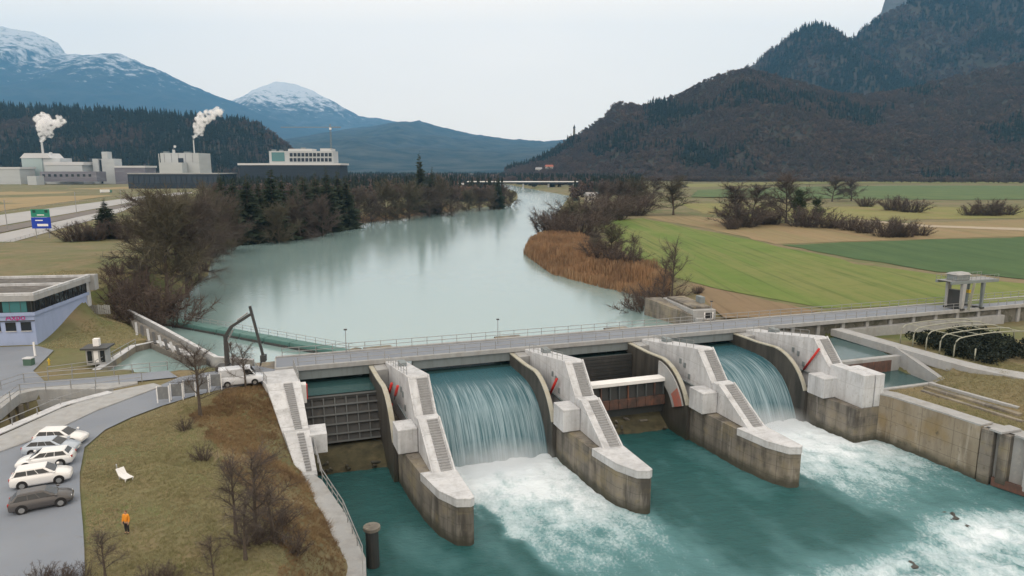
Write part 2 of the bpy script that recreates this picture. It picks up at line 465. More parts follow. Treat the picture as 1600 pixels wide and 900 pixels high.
def mountain_mat(name, low, rock, snow0, snow1, patch):
    m = bpy.data.materials.new(name); m.use_nodes = True
    t = m.node_tree; N = t.nodes; K = t.links; b = N['Principled BSDF']; b.inputs['Roughness'].default_value = .95; b.inputs['Specular IOR Level'].default_value = .1
    geo = N.new('ShaderNodeNewGeometry'); P = geo.outputs['Position']
    def nz_(s, det=6, rg=.6):
        n = N.new('ShaderNodeTexNoise'); n.inputs['Scale'].default_value = s; n.inputs['Detail'].default_value = det; n.inputs['Roughness'].default_value = rg
        K.new(P, n.inputs['Vector']); return n.outputs['Fac']
    sep = N.new('ShaderNodeSeparateXYZ'); K.new(P, sep.inputs[0])
    x0 = N.new('ShaderNodeMixRGB'); x0.inputs['Color1'].default_value = (*low, 1); x0.inputs['Color2'].default_value = (*rock, 1)
    r0 = N.new('ShaderNodeMapRange'); r0.inputs['From Min'].default_value = .4; r0.inputs['From Max'].default_value = .7; K.new(nz_(.004), r0.inputs['Value']); K.new(r0.outputs[0], x0.inputs['Fac'])
    zr = N.new('ShaderNodeMapRange'); zr.clamp = False; zr.inputs['From Min'].default_value = snow0; zr.inputs['From Max'].default_value = snow1; zr.inputs['To Min'].default_value = -.25; zr.inputs['To Max'].default_value = .28
    K.new(sep.outputs['Z'], zr.inputs['Value'])
    ad = N.new('ShaderNodeMath'); K.new(nz_(.006, 8, .68), ad.inputs[0]); K.new(zr.outputs[0], ad.inputs[1])
    cl = N.new('ShaderNodeMapRange'); cl.inputs['From Min'].default_value = .47; cl.inputs['From Max'].default_value = .62; cl.inputs['To Max'].default_value = patch; K.new(ad.outputs[0], cl.inputs['Value'])
    x1 = N.new('ShaderNodeMixRGB'); x1.inputs['Color2'].default_value = (.80, .82, .85, 1); K.new(x0.outputs[0], x1.inputs['Color1']); K.new(cl.outputs[0], x1.inputs['Fac'])
    K.new(x1.outputs[0], b.inputs['Base Color'])
    bn = N.new('ShaderNodeBump'); bn.inputs['Strength'].default_value = .8; bn.inputs['Distance'].default_value = 30; K.new(nz_(.012, 8, .7), bn.inputs['Height']); K.new(bn.outputs[0], b.inputs['Normal'])
    return m

# ============================================================ GROUND
RIVER = [L(-13, 7), L(-17.5, -1), (-40, 93.5), (-69, 122.5), g(258, 486, ZU), g(325, 430, ZU), g(335, 390, ZU), g(430, 362, ZU), g(535, 345, ZU), g(650, 335, ZU), g(720, 328, ZU), g(800, 318, ZU), (6, 700), (6, 874), (-18, 1120), (-70, 1500),
         (-30, 1520), (24, 1060), g(890, 306, ZU), g(880, 320, ZU), g(862, 345, ZU), g(855, 368, ZU), g(822, 380, ZU), g(819, 395, ZU), g(860, 420, ZU), g(940, 440, ZU), g(1035, 462, ZU), g(1068, 500, ZU), L(56, -4), L(57, 7)]
BASIN = [L(*p) for p in [(-13.4, 4), (-13.4, 15), (-11.7, 26), (-10, 35), (-9, 43), (-9.4, 47), (-10, 70), (-10, 140), (68, 140), (67, 70), (63.5, 46), (61.8, 41), (60.8, 29), (58.4, 20), (57.5, 4)]]
CANAL = [g(*p, -1.1) for p in [(150, 586), (212, 546), (245, 538), (300, 560), (338, 578), (300, 588), (240, 590)]]
PIT = [g(*p, 0) for p in [(-80, 706), (0, 672), (95, 632), (168, 612), (60, 611), (30, 618), (0, 640), (-80, 668)]]
PLAT = [(-22, 0, 10), (-24.9, 18.1), (-22.2, 26.4)]
def ground_z(x, y):
    x = np.asarray(x, float); y = np.asarray(y, float)
    s, t = ST(x, y)
    z = np.zeros(x.shape)
    far = sstep(400, 900, np.hypot(x, y))
    z = z + far * (fbm(x * .004, y * .004, 5) - .5) * 3 - .05
    z = z + (1 - far) * (fbm(x * .06, y * .06, 8) - .5) * .10
    # bank falling from the car park to the lower river
    es = np.interp(t, [0, 10, 18, 26, 33, 42, 50, 60], [-21, -22, -24.9, -22.2, -21.1, -18, -16.1, -15])
    ws = np.interp(t, [0, 15, 26, 35, 43, 47, 70], [-14, -14, -12.2, -10.6, -9.6, -10, -10.6])
    zw = np.interp(t, [4, 9, 12, 16, 19, 24, 26, 30, 60], [0, -.3, -.7, -2.4, -3.8, -5.6, -5.8, -5.7, -6.0])
    k = np.clip((s - es) / (ws - es), 0, 1); k = k * k * (2.2 - 1.2 * k)
    left = (s < 20) & (t > 0)
    z = np.where(left, z + k * zw + np.where(k > .02, (fbm(x * .35, y * .35, 3) - .5) * .5 * np.minimum(1, k * 4), 0), z)
    # grass bank rising behind the powerhouse
    up = sstep(99, 117, y) * (1 - sstep(165, 260, y)) * (1 - sstep(-75, -66.5, x))
    z = z + 4.0 * up
    # right bank below the weir: terraces
    right = (s > 40) & (t > 1.0)
    zr = np.interp(s, [57, 71, 77, 100, 130, 200], [-3.6, -3.6, -1.25, -1.2, -.6, 0])
    zr = np.where(t < 26.5, np.interp(s, [57, 60, 60.5, 74, 75.5, 82], [-4.8, -4.8, -4.8, -4.8, -1.4, -1.3]), zr)
    zr = np.where((t < 12) & (s > 76), zr + (np.interp(t, [2, 7, 12], [-3.4, -3.2, zr.max() * 0 - 1.3]) + 1.3), zr)
    z = np.where(right, zr + (fbm(x * .3, y * .3, 4) - .5) * .25, z)
    # water courses
    sr = sdpoly(x, y, RIVER)
    z = np.where((sr > -8) & (t < 6), np.minimum(z, np.maximum(ZU - sr * .5, -7)), z)
    z = np.where(sdpoly(x, y, BASIN) > -.95, -13.5, z)
    z = np.where(sdpoly(x, y, CANAL) > -.3, -5.5, z)
    z = np.where(sdpoly(x, y, PIT) > -.3, -6.0, z)
    return z
def gz(x, y): return float(ground_z(np.array([x]), np.array([y]))[0])
def axis(lo, a, b, hi, step, grow=1.18):
    m = list(np.arange(a, b + .01, step))
    d = step; q = b
    up = []
    while q < hi: d = min(d * grow, 900); q += d; up.append(q)
    d = step; q = a; dn = []
    while q > lo: d = min(d * grow, 900); q -= d; dn.append(q)
    return np.array(dn[::-1] + m + up)
gx = axis(-19000, -100, 125, 19000, 1.0, 1.12)
gy = axis(-600, 24, 175, 19000, 1.0, 1.05)
X, Y = np.meshgrid(gx, gy)
ground = link('ground', gridmesh('ground', X, Y, ground_z(X, Y), M_ground)); tag(ground, kind='structure')

def poly_sheet(name, pts, z, m, jit=.0, step=6., sub=True, seed=0, zfun=None):
    """flat patch with a slightly ragged outline"""
    out = []; n = len(pts); rnd = random.Random(seed)
    for i in range(n):
        a = Vector(pts[i]); b = Vector(pts[(i + 1) % n]); k = max(1, int((b - a).length / step))
        for j in range(k):
            p = a.lerp(b, j / k)
            if jit: p = p + Vector((rnd.uniform(-jit, jit), rnd.uniform(-jit, jit)))
            out.append((p.x, p.y))
    b = bmesh.new()
    vs_ = [b.verts.new((x, y, z)) for x, y in out]; b.faces.new(vs_)
    bmesh.ops.recalc_face_normals(b, faces=b.faces)
    bmesh.ops.triangulate(b, faces=b.faces)
    me = bpy.data.meshes.new(name); b.to_mesh(me); b.free()
    if len(me.polygons) and me.polygons[0].normal.z < 0: me.flip_normals()
    me.materials.append(m)
    return tag(link(name, me), kind='structure')

# car park, road and forecourt
road_pts = [(-260, 940), (135, 940), (131, 860), (127, 790), (125, 740), (132, 700), (165, 672), (205, 653), (250, 636), (300, 620), (345, 609), (400, 600), (425, 588), (430, 578), (400, 572), (345, 579), (280, 590), (250, 603), (150, 640), (60, 684), (-20, 714), (-260, 800)]
poly_sheet('car_park', [g(*p) for p in road_pts], .07, M_asph, .04, 3, seed=2)
poly_sheet('access_road', [g(*p) for p in [(-160, 548), (58, 541), (84, 548), (52, 580), (70, 596), (150, 590), (262, 580), (278, 590), (220, 596), (60, 610), (30, 616), (-160, 650)]], .075, M_asph, .04, 3, seed=3)
# highway and railway across the plain
M_hwy = mat('highway', (.36, .365, .375), .9, [((.02, .02, 1), (.29, .295, .30), .4, .7, .7)])
M_ballast = mat('ballast', (.14, .13, .125), .95, [(.3, (.20, .18, .165), .4, .7, .7)])
def band(name, a, b, z, m):
    q = [g(*p) for p in a] + [g(*p) for p in b][::-1]
    return poly_sheet(name, q, z, m, .15, 25, seed=len(name))
band('carriageway', [(-250, 392), (0, 336), (235, 305), (300, 298)], [(-250, 425), (0, 353), (235, 311), (300, 302)], .12, M_hwy)
band('railway_bed', [(-250, 430), (0, 355), (235, 312)], [(-250, 452), (0, 364), (235, 316)], .16, M_ballast)
band('carriageway', [(-250, 462), (0, 366), (215, 319)], [(-250, 520), (0, 384), (190, 331)], .12, M_hwy)

# fields of the right-hand plain
def field(name, pts, c1, c2, z, seed, jit=1.4):
    m = mat('crop_%d' % seed, c1, .95, [((.13, .010, 1), c2, .40, .62, .95), ((.6, .015, 1), tuple(k * .6 for k in c1), .52, .68, .75), (.03, tuple(k * 1.2 for k in c2), .5, .7, .5), (.25, tuple(k * .75 for k in c1), .5, .75, .5), (1.6, tuple(k * 1.25 for k in c1), .55, .8, .4)], (2.0, .4, .06))
    return poly_sheet(name, [g(*p) for p in pts], z, m, jit, 8, seed=seed)
field('meadow_strip', [(935, 346), (1005, 341), (1110, 362), (1230, 388), (1340, 412), (1460, 430), (1620, 445), (1900, 462), (1900, 490), (1620, 468), (1480, 478), (1280, 482), (1180, 462), (1075, 440), (985, 408), (960, 375)], (.105, .165, .032), (.155, .172, .054), .05, 11)
field('dark_field', [(1222, 383), (1420, 376), (1600, 371), (1900, 368), (1900, 455), (1600, 436), (1460, 424), (1340, 405)], (.045, .095, .035), (.06, .11, .04), .09, 12)
field('stubble_field', [(1000, 338), (1090, 338), (1250, 352), (1500, 346), (1700, 340), (1900, 340), (1900, 366), (1600, 369), (1420, 374), (1215, 382), (1110, 358), (1040, 346)], (.24, .18, .10), (.20, .17, .085), .05, 13)
field('upper_meadow', [(1060, 318), (1250, 318), (1450, 318), (1900, 312), (1900, 336), (1500, 342), (1260, 346), (1100, 334)], (.17, .185, .055), (.21, .18, .08), .06, 14)
field('far_dark_field', [(1090, 297), (1250, 292), (1420, 290), (1900, 291), (1900, 309), (1500, 313), (1250, 310), (1080, 308)], (.07, .12, .045), (.10, .14, .05), .3, 15)
field('far_meadow', [(1060, 288), (1300, 283), (1900, 283), (1900, 288), (1300, 287), (1080, 293)], (.17, .19, .06), (.20, .18, .08), .5, 16)
field('bare_strip', [(1080, 443), (1180, 466), (1275, 486), (1240, 494), (1130, 497), (1100, 470)], (.20, .145, .09), (.17, .13, .075), .06, 17, .5)
field('dry_field', [(-300, 345), (0, 300), (200, 289), (235, 297), (0, 330), (-300, 385)], (.30, .23, .12), (.24, .19, .10), .10, 19)
# farm track
M_track = mat('farm_track', (.36, .31, .24), .95, [(.4, (.27, .23, .16), .45, .7, .7)])
band('farm_track', [(1340, 343), (1450, 352), (1610, 357)], [(1340, 345), (1450, 355), (1610, 361)], .13, M_track)

# ============================================================ WATER
wx = np.arange(-125, 75, 4.0); wy = np.concatenate([np.arange(84, 420, 4.0), np.arange(420, 1540, 16.0)])
X, Y = np.meshgrid(wx, wy)
cx = (X[:-1, :-1] + X[1:, 1:]) / 2; cyy = (Y[:-1, :-1] + Y[1:, 1:]) / 2
keep = (sdpoly(cx, cyy, RIVER) > -6)
s_, t_ = ST(cx, cyy)
keep &= (t_ < 0)
rw = link('river', gridmesh('river', X, Y, np.full(X.shape, ZU), M_wup, True, keep)); tag(rw, kind='structure')
mb = MB()
mb.sheet([[(*L(s, t), ZU - .004) for s in np.linspace(-14.5, 57, 40)] for t in np.linspace(-6, 3.5, 6)])
tag(mb.build('forebay_water', M_pool, smooth=True), kind='structure')
for nm, P_, zz in (('canal_water', CANAL, -1.1), ('pit_water', PIT, -4.6)):
    tag(poly_sheet(nm, P_, zz, M_pool if 'pit' in nm else M_wup), kind='structure')

# lower river with its churning foam
ss = np.arange(-14.5, 70, .33); tt = np.arange(5, 84, .33)
S, T = np.meshgrid(ss, tt)
n1 = fbm(S * .25, T * .12, 21); n2 = fbm(S * .8, T * .45, 22)
def plume(s0, s1, drift, tlen, t0=18.0):
    c = S - drift * np.maximum(T - 20, 0)
    side = sstep(s0 - .3, s0 + 1.8, c + (n2 - .5) * 3) * (1 - sstep(s1 - 2.5, s1 + 1.5, c + (n2 - .5) * 4))
    return side * (1 - sstep(t0 + tlen * .28, t0 + tlen, T + (n1 - .5) * 16)) * sstep(t0 - 4, t0, T)
f2 = plume(1.8, 18.2, .22, 44)
f4 = plume(40.8, 60.5, .16, 40)
tr = np.interp(S, [10, 27, 42, 51, 59, 70], [55.5, 49, 46.5, 44.5, 46.8, 48]) + (n2 - .5) * 3
fr = sstep(-1, 5, T - tr)
foam = np.clip(np.maximum(f2, f4) * (.42 + .42 * (1 - sstep(17, 40, T))) * (.65 + .7 * n2) + .16 * sstep(.45, .8, n1), 0, 1) + fr * (.22 + .5 * n2)
rip = fbm(S * .55, T * 1.1, 31, 5) - .5
ch = fbm(S * .75, T * .75, 33, 5) - .5
Z = ZD + .30 * rip + np.maximum(f2, f4) * (ch * .55 + .12) * (1.3 - sstep(18, 38, T)) + fr * (np.abs(ch) * 1.5 - .2 + .4 * rip)
Xw = O[0] + U[0] * S + V[0] * T; Yw = O[1] + U[1] * S + V[1] * T
me = gridmesh('lower_river', Xw, Yw, Z, M_wlow)
setattr_f(me, 'foam', foam)
tag(link('lower_river', me), kind='structure')

def waterfall(s0, s1, label):
    prof = [(0.5, ZU + .006), (4, ZU - .02), (8.6, ZU - .06), (10.6, ZU - .22), (12.2, ZU - .55), (13.7, ZU - 1.1), (15.1, -4.35), (16.2, -5.5), (17.2, -6.9), (18.0, -8.3), (18.6, -9.6), (19.0, -10.8)]
    # resample by arc length
    P = np.array(prof); d = np.r_[0, np.cumsum(np.hypot(*np.diff(P, axis=0).T))]
    q = np.linspace(0, d[-1], 60); pt = np.interp(q, d, P[:, 0]); pz = np.interp(q, d, P[:, 1])
    sn = np.linspace(s0, s1, 110)
    S_, Q_ = np.meshgrid(sn, q); T_ = np.repeat(pt[:, None], len(sn), 1); Z_ = np.repeat(pz[:, None], len(sn), 1)
    grow = np.clip((Q_ - 7) / 8, 0, 1)
    st = fbm(S_ * 1.6, Q_ * .12, int(s0) + 50, 4) - .5
    T_ = T_ + st * (.05 + .30 * grow) - .35 * grow * np.abs(S_ - (s0 + s1) / 2) / (s1 - s0)
    me = gridmesh('waterfall', O[0] + U[0] * S_ + V[0] * T_, O[1] + U[1] * S_ + V[1] * T_, Z_, M_fall)
    setattr_f(me, 'fa', S_ + s0 * 3.1); setattr_f(me, 'fb', Q_)
    o = link('waterfall', me); tag(o, label, None, None, 'structure')
    return o
waterfall(2.12, BAY - 2.68, 'wide curtain of water falling over the second weir bay from the left')
waterfall(2 * BAY + 2.12, 3 * BAY - 2.68, 'curtain of water falling over the rightmost weir bay')
# spray over the plunge pools
def spray_mat():
    m = bpy.data.materials.new('spray'); m.use_nodes = True
    t = m.node_tree; t.nodes.clear(); N = t.nodes; K = t.links
    o = N.new('ShaderNodeOutputMaterial'); v = N.new('ShaderNodeVolumePrincipled')
    v.inputs['Color'].default_value = (.95, .97, 1, 1)
    tcn = N.new('ShaderNodeTexCoord'); n = N.new('ShaderNodeTexNoise'); n.inputs['Scale'].default_value = .55; n.inputs['Detail'].default_value = 3
    K.new(tcn.outputs['Object'], n.inputs['Vector'])
    gn = N.new('ShaderNodeTexGradient'); gn.gradient_type = 'SPHERICAL'
    mp_ = N.new('ShaderNodeMapping'); mp_.inputs['Scale'].default_value = (1 / 8.2, 1 / 4.6, 1 / 2.9); K.new(tcn.outputs['Object'], mp_.inputs['Vector']); K.new(mp_.outputs[0], gn.inputs['Vector'])
    mu = N.new('ShaderNodeMath'); mu.operation = 'MULTIPLY'; K.new(n.outputs['Fac'], mu.inputs[0]); K.new(gn.outputs['Fac'], mu.inputs[1])
    m2 = N.new('ShaderNodeMath'); m2.operation = 'MULTIPLY'; m2.inputs[1].default_value = .55; K.new(mu.outputs[0], m2.inputs[0]); K.new(m2.outputs[0], v.inputs['Density'])
    K.new(v.outputs[0], o.inputs['Volume']); return m
M_spray = spray_mat()
def ellipsoid(name, m, c, r, rz):
    b = bmesh.new(); bmesh.ops.create_icosphere(b, subdivisions=3, radius=1)
    for q in b.verts: q.co = Vector((q.co.x * r[0], q.co.y * r[1], q.co.z * r[2]))
    me = bpy.data.meshes.new(name); b.to_mesh(me); b.free(); me.materials.append(m)
    o = link(name, me); o.location = c; o.rotation_euler = (0, 0, rz); return o
for sx, lb in ((BAY / 2, 'white spray drifting over the pool below the left waterfall'), (2.5 * BAY, 'white spray drifting over the pool below the right waterfall')):
    x, y = L(sx, 20.2)
    tag(ellipsoid('spray', M_spray, (x, y, ZD + .6), (8.2, 4.6, 2.9), TH), lb, 'spray', None, 'stuff')

# ============================================================ MOUNTAINS AND HILLS
def ridge(name, prof, D, foot, back, m, nx=260, nyf=60, seed=0, rough=.10, spur=260., label=None, z0=-6., power=1.0):
    P = np.array(prof, float)
    px = np.linspace(P[0, 0], P[-1, 0], nx); py = np.interp(px, P[:, 0], P[:, 1])
    xs = np.array([at(a, b, D)[0] for a, b in zip(px, py)]); hs = np.array([at(a, b, D)[1] for a, b in zip(px, py)])
    hs = hs + (fbm(xs / (D * .012), xs * 0, seed + 3) - .5) * D * .0035
    tf = np.linspace(0, 1, nyf); tb = np.linspace(0, 1, 14)[1:]
    ft = np.interp(px, *zip(*foot)) if isinstance(foot, list) else np.full(nx, float(foot))
    rows = []
    for t in tf: rows.append((ft + (D - ft) * t, t ** power, t))
    for t in tb: rows.append((np.full(nx, D + back * t), 1 - t ** .9, None))
    Y_ = np.array([r[0] for r in rows]); K_ = np.array([np.full(nx, r[1]) for r in rows])
    X_ = np.repeat(xs[None, :], len(rows), 0)
    q = 1 - np.abs(2 * fbm(X_ / spur, Y_ / (spur * 2.4), seed, 5) - 1)      # spurs and gullies
    env = K_ * (1 - K_) * 4
    Z_ = z0 + (hs[None, :] - z0) * K_ * (1 + 0 * env) + (q - .75) * env * rough * (hs[None, :] - z0)
    jx = (fbm(X_ / 90, Y_ / 90, seed + 9) - .5) * 20
    o = link(name, gridmesh(name, X_ + jx * 0, Y_, Z_, m)); tag(o, label, None, None, 'structure')
    return X_, Y_, Z_
M_far = mountain_mat('snowy_mountain', (.022, .034, .042), (.05, .058, .065), 1000, 2900, .75)
M_dome = mountain_mat('snowy_dome', (.035, .05, .06), (.10, .12, .14), 800, 1900, .8)
M_mid = mountain_mat('blue_ridge', (.018, .032, .038), (.075, .085, .08), 3000, 5000, .5)
M_floor = mat('forest_floor', (.055, .045, .038), .95, [(.02, (.035, .04, .028), .4, .65, .8), (.15, (.08, .065, .05), .5, .75, .6)], (.1, .6, 2.))
ridge('mountain', [(-420, 20), (-150, 32), (-60, 38), (0, 42), (50, 50), (90, 66), (103, 84), (130, 86), (185, 83), (212, 95), (250, 110), (300, 134), (340, 150), (380, 164), (420, 178), (470, 195), (540, 212), (620, 232)], 13500, 6500, 1200, M_far, seed=1, rough=.22, spur=1500, label='long blue mountain with patches of snow on the far left')
ridge('mountain', [(300, 190), (340, 166), (380, 150), (400, 138), (430, 128), (460, 131), (490, 142), (520, 158), (560, 180), (620, 191), (690, 203), (760, 215)], 15500, 10500, 900, M_dome, seed=5, rough=.2, spur=1500, label='domed snowy mountain in the middle distance on the left')
ridge('ridge', [(380, 226), (450, 216), (520, 207), (560, 200), (600, 194), (655, 188), (690, 199), (740, 210), (800, 217), (850, 221), (900, 216), (960, 208), (1060, 200)], 10500, 4200, 1500, M_mid, seed=9, rough=.2, spur=1000, label='low blue wooded ridge closing the valley')
HL = ridge('hill', [(-330, 150), (-100, 160), (0, 166), (60, 170), (150, 173), (250, 179), (330, 186), (388, 189), (420, 205), (445, 226), (462, 246), (485, 264)], 2300, 1600, 500, M_floor, seed=13, rough=.12, spur=200, label='dark wooded hill behind the factories')
HR = ridge('hillside', [(790, 266), (830, 257), (855, 243), (900, 214), (942, 188), (962, 163), (1000, 168), (1060, 152), (1110, 124), (1160, 110), (1200, 116), (1250, 132), (1300, 148), (1350, 151), (1420, 142), (1500, 120), (1600, 99), (1800, 70), (2000, 60)], 2300, [(790, 1900), (1000, 1550), (1600, 1350), (2000, 1300)], 700, M_floor, seed=17, rough=.16, spur=230, label='brown wooded hillside rising on the right')
HM = ridge('mountain', [(1080, 170), (1120, 130), (1180, 100), (1230, 60), (1252, 46), (1272, 39), (1300, 47), (1326, 68), (1350, 44), (1390, 20), (1430, -2), (1500, -30), (1600, -70), (1800, -130), (2000, -150)], 3900, 2400, 900, M_floor, seed=23, rough=.2, spur=380, label='steep wooded mountain with a pointed peak on the right')
M_cliff = mountain_mat('hazy_cliff', (.05, .06, .07), (.16, .17, .18), 1200, 2600, .35)
ridge('cliff', [(1360, 60), (1376, 22), (1384, -4), (1400, -14), (1424, -6), (1440, -20), (1500, -60), (1700, -120)], 5200, 4300, 600, M_cliff, seed=29, rough=.1, spur=200, label='hazy rock cliff at the top right')

def hill_z(grids, x, y):
    X_, Y_, Z_ = grids; j = int(np.argmin(np.abs(X_[0] - x))); return float(np.interp(y, Y_[:60, j], Z_[:60, j]))
# ============================================================ PLANT FORMS
M_bark = mat('bark', (.075, .062, .052), .95, [(3., (.12, .10, .085), .45, .7, .7)], None, coords='obj')
M_twig = mat('bare_twigs', (.098, .08, .071), .95, [(.35, (.075, .058, .055), .4, .65, .8)], None, rnd=(.08, .07, .063))
M_twigg = mat('mossy_twigs', (.10, .095, .06), .95, [(.35, (.065, .062, .048), .4, .65, .8)], None, rnd=(.08, .07, .055))
M_shrub = mat('shrub_twigs', (.098, .076, .064), .95, [(.5, (.06, .045, .042), .4, .65, .8)], None, rnd=(.085, .07, .062))
M_needle = mat('dark_needles', (.018, .032, .019), .9, [(.5, (.035, .05, .028), .45, .7, .7)], None, rnd=(.03, .04, .025))
M_ivy = mat('ivy_leaves', (.03, .045, .02), .8, [(.6, (.055, .06, .03), .45, .7, .7)], None)
M_reed = mat('reeds', (.30, .185, .105), .95, [(.08, (.17, .11, .07), .4, .62, .9), (.3, (.36, .27, .17), .5, .7, .7), (1.2, (.15, .10, .07), .55, .75, .6)], None)
M_dryg = mat('dry_grass', (.39, .335, .215), .95, [(.06, (.19, .205, .09), .42, .62, .8), (.4, (.25, .20, .12), .5, .75, .6)], None)

def ribbon(v, f, p, q, w0, w1, rs):
    """thin three-sided twig"""
    d = q - p; a = np.cross(d, rs.normal(size=3)); a /= (np.linalg.norm(a) + 1e-9); b = np.cross(d, a); b /= (np.linalg.norm(b) + 1e-9)
    o = len(v)
    for ang in (0, 2.094, 4.189):
        v.append(p + (a * math.cos(ang) + b * math.sin(ang)) * w0)
    v.append(q)
    f += [(o, o + 1, o + 3), (o + 1, o + 2, o + 3), (o + 2, o, o + 3)]
def bare_tree(h, seed, spread=.42, limbs=9, fine=1100, tw=.022, low=.25):
    """trunk mesh and crown mesh (limbs, branches, twigs) of a leafless tree"""
    rs = np.random.RandomState(seed); tr = MB()
    lean = rs.normal(size=2) * .03 * h
    ax = [np.array([lean[0] * k * k, lean[1] * k * k, h * .82 * k]) for k in np.linspace(0, 1, 6)]
    ax[0][2] = -.35
    rad = [h * .014 * (1 - .85 * k) + .02 for k in np.linspace(0, 1, 6)]; rad[0] *= 1.5
    tr.tube([tuple(p) for p in ax], rad, 7)
    v, f = [], []; segs = []
    for i in range(limbs):
        k = low + (1 - low) * ((i + rs.rand()) / limbs) ** .9
        p = ax[0] + (ax[-1] - ax[0]) * k; az = i * 2.4 + rs.rand()
        ln = h * spread * (1.15 - .65 * k) * rs.uniform(.75, 1.15); el = rs.uniform(.2, .6) + .55 * k
        d = np.array([math.cos(az) * math.cos(el), math.sin(az) * math.cos(el), math.sin(el)])
        pts = [p]
        for j in range(3):
            d = d + rs.normal(size=3) * .18 + np.array([0, 0, .07]); d /= np.linalg.norm(d); pts.append(pts[-1] + d * ln / 3)
        tr.tube([tuple(q) for q in pts], [h * .0065, h * .0045, h * .003, h * .001], 5)
        segs += [(pts[j], pts[j + 1]) for j in range(3)]
    segs.append((ax[-2], ax[-1]))
    br = []
    for i in range(limbs * 14):
        a, b = segs[rs.randint(len(segs))]; p = a + (b - a) * rs.rand()
        d = (b - a) / (np.linalg.norm(b - a) + 1e-9) + rs.normal(size=3) * .65 + np.array([0, 0, .14]); d /= np.linalg.norm(d)
        q = p + d * h * spread * rs.uniform(.18, .5)
        ribbon(v, f, p, q, tw * 1.8, 0, rs); br.append((p, q))
    allb = br + segs
    for i in range(fine):
        a, b = allb[rs.randint(len(allb))]; p = a + (b - a) * rs.uniform(.1, 1)
        d = (b - a) / (np.linalg.norm(b - a) + 1e-9) + rs.normal(size=3) * .75 + np.array([0, 0, .12]); d /= np.linalg.norm(d)
        q = p + d * h * rs.uniform(.04, .13)
        ribbon(v, f, p, q, tw * rs.uniform(.6, 1.1), 0, rs)
    return tr, v, f
def shrub_form(h, seed, stems=26, fine=900, tw=.02, wide=.7):
    rs = np.random.RandomState(seed); v, f = [], []; segs = []
    for i in range(stems):
        az = rs.rand() * 2 * PI; r = rs.rand() * h * wide * .35
        p = np.array([math.cos(az) * r, math.sin(az) * r, -.15]); el = rs.uniform(.75, 1.45)
        d = np.array([math.cos(az) * math.cos(el), math.sin(az) * math.cos(el), math.sin(el)]); ln = h * rs.uniform(.55, 1.0)
        for j in range(3):
            q = p + d * ln / 3; ribbon(v, f, p, q + d * .02, tw * (2.4 - j * .6), 0, rs); segs.append((p, q)); p = q
            d = d + rs.normal(size=3) * .17; d /= np.linalg.norm(d)
    for i in range(fine):
        a, b = segs[rs.randint(len(segs))]; p = a + (b - a) * rs.rand()
        d = (b - a) / np.linalg.norm(b - a) + rs.normal(size=3) * .75; d /= np.linalg.norm(d)
        ribbon(v, f, p, p + d * h * rs.uniform(.08, .24), tw * rs.uniform(.6, 1.1), 0, rs)
    return v, f
def leaf_clump(v, f, c, r, n, size, rs, flat=1.0):
    for i in range(n):
        d = rs.normal(size=3); d /= np.linalg.norm(d); p = c + d * r * rs.rand() ** .4 * np.array([1, 1, flat])
        a = rs.normal(size=3); a /= np.linalg.norm(a); b = np.cross(a, rs.normal(size=3)); b /= np.linalg.norm(b)
        s = size * rs.uniform(.6, 1.3); o = len(v)
        v += [p - a * s, p + b * s * .6, p + a * s, p - b * s * .6]; f += [(o, o + 1, o + 2), (o, o + 2, o + 3)]
def conifer_form(h, seed, wid=.17, whorls=34):
    rs = np.random.RandomState(seed); tr = MB(); tr.tube([(0, 0, -.3), (0, 0, h * .5), (0, 0, h * .98)], [h * .016, h * .01, .02], 6)
    v, f = [], []
    for i in range(whorls):
        k = i / whorls; z = h * (.08 + .92 * k); rl = h * wid * (1 - k) ** .8 * rs.uniform(.75, 1.2) + .12
        n = int(11 + 15 * (1 - k))
        for j in range(n):
            az = rs.rand() * 2 * PI; d = np.array([math.cos(az), math.sin(az), -.28 + .3 * k]); l = rl * rs.uniform(.6, 1.1); p = np.array([0, 0, z + rs.normal() * h * .03])
            sd_ = np.array([-math.sin(az), math.cos(az), 0]); q = p + d * l
            for m_ in range(4):       # needled sprays along the bough
                c = p + d * l * (.3 + .23 * m_); wv = l * .30 * (1.1 - .2 * m_); o = len(v)
                dz = np.array([0, 0, -wv * rs.uniform(.5, 1.8)])
                v += [c - d * l * .1, c + sd_ * wv + dz, c + d * l * .24, c - sd_ * wv + dz]; f += [(o, o + 1, o + 2), (o, o + 2, o + 3)]
    return tr, v, f
def mesh_vf(name, v, f, m, smooth=False):
    return npmesh(name, np.array(v), np.array(f), m, smooth)

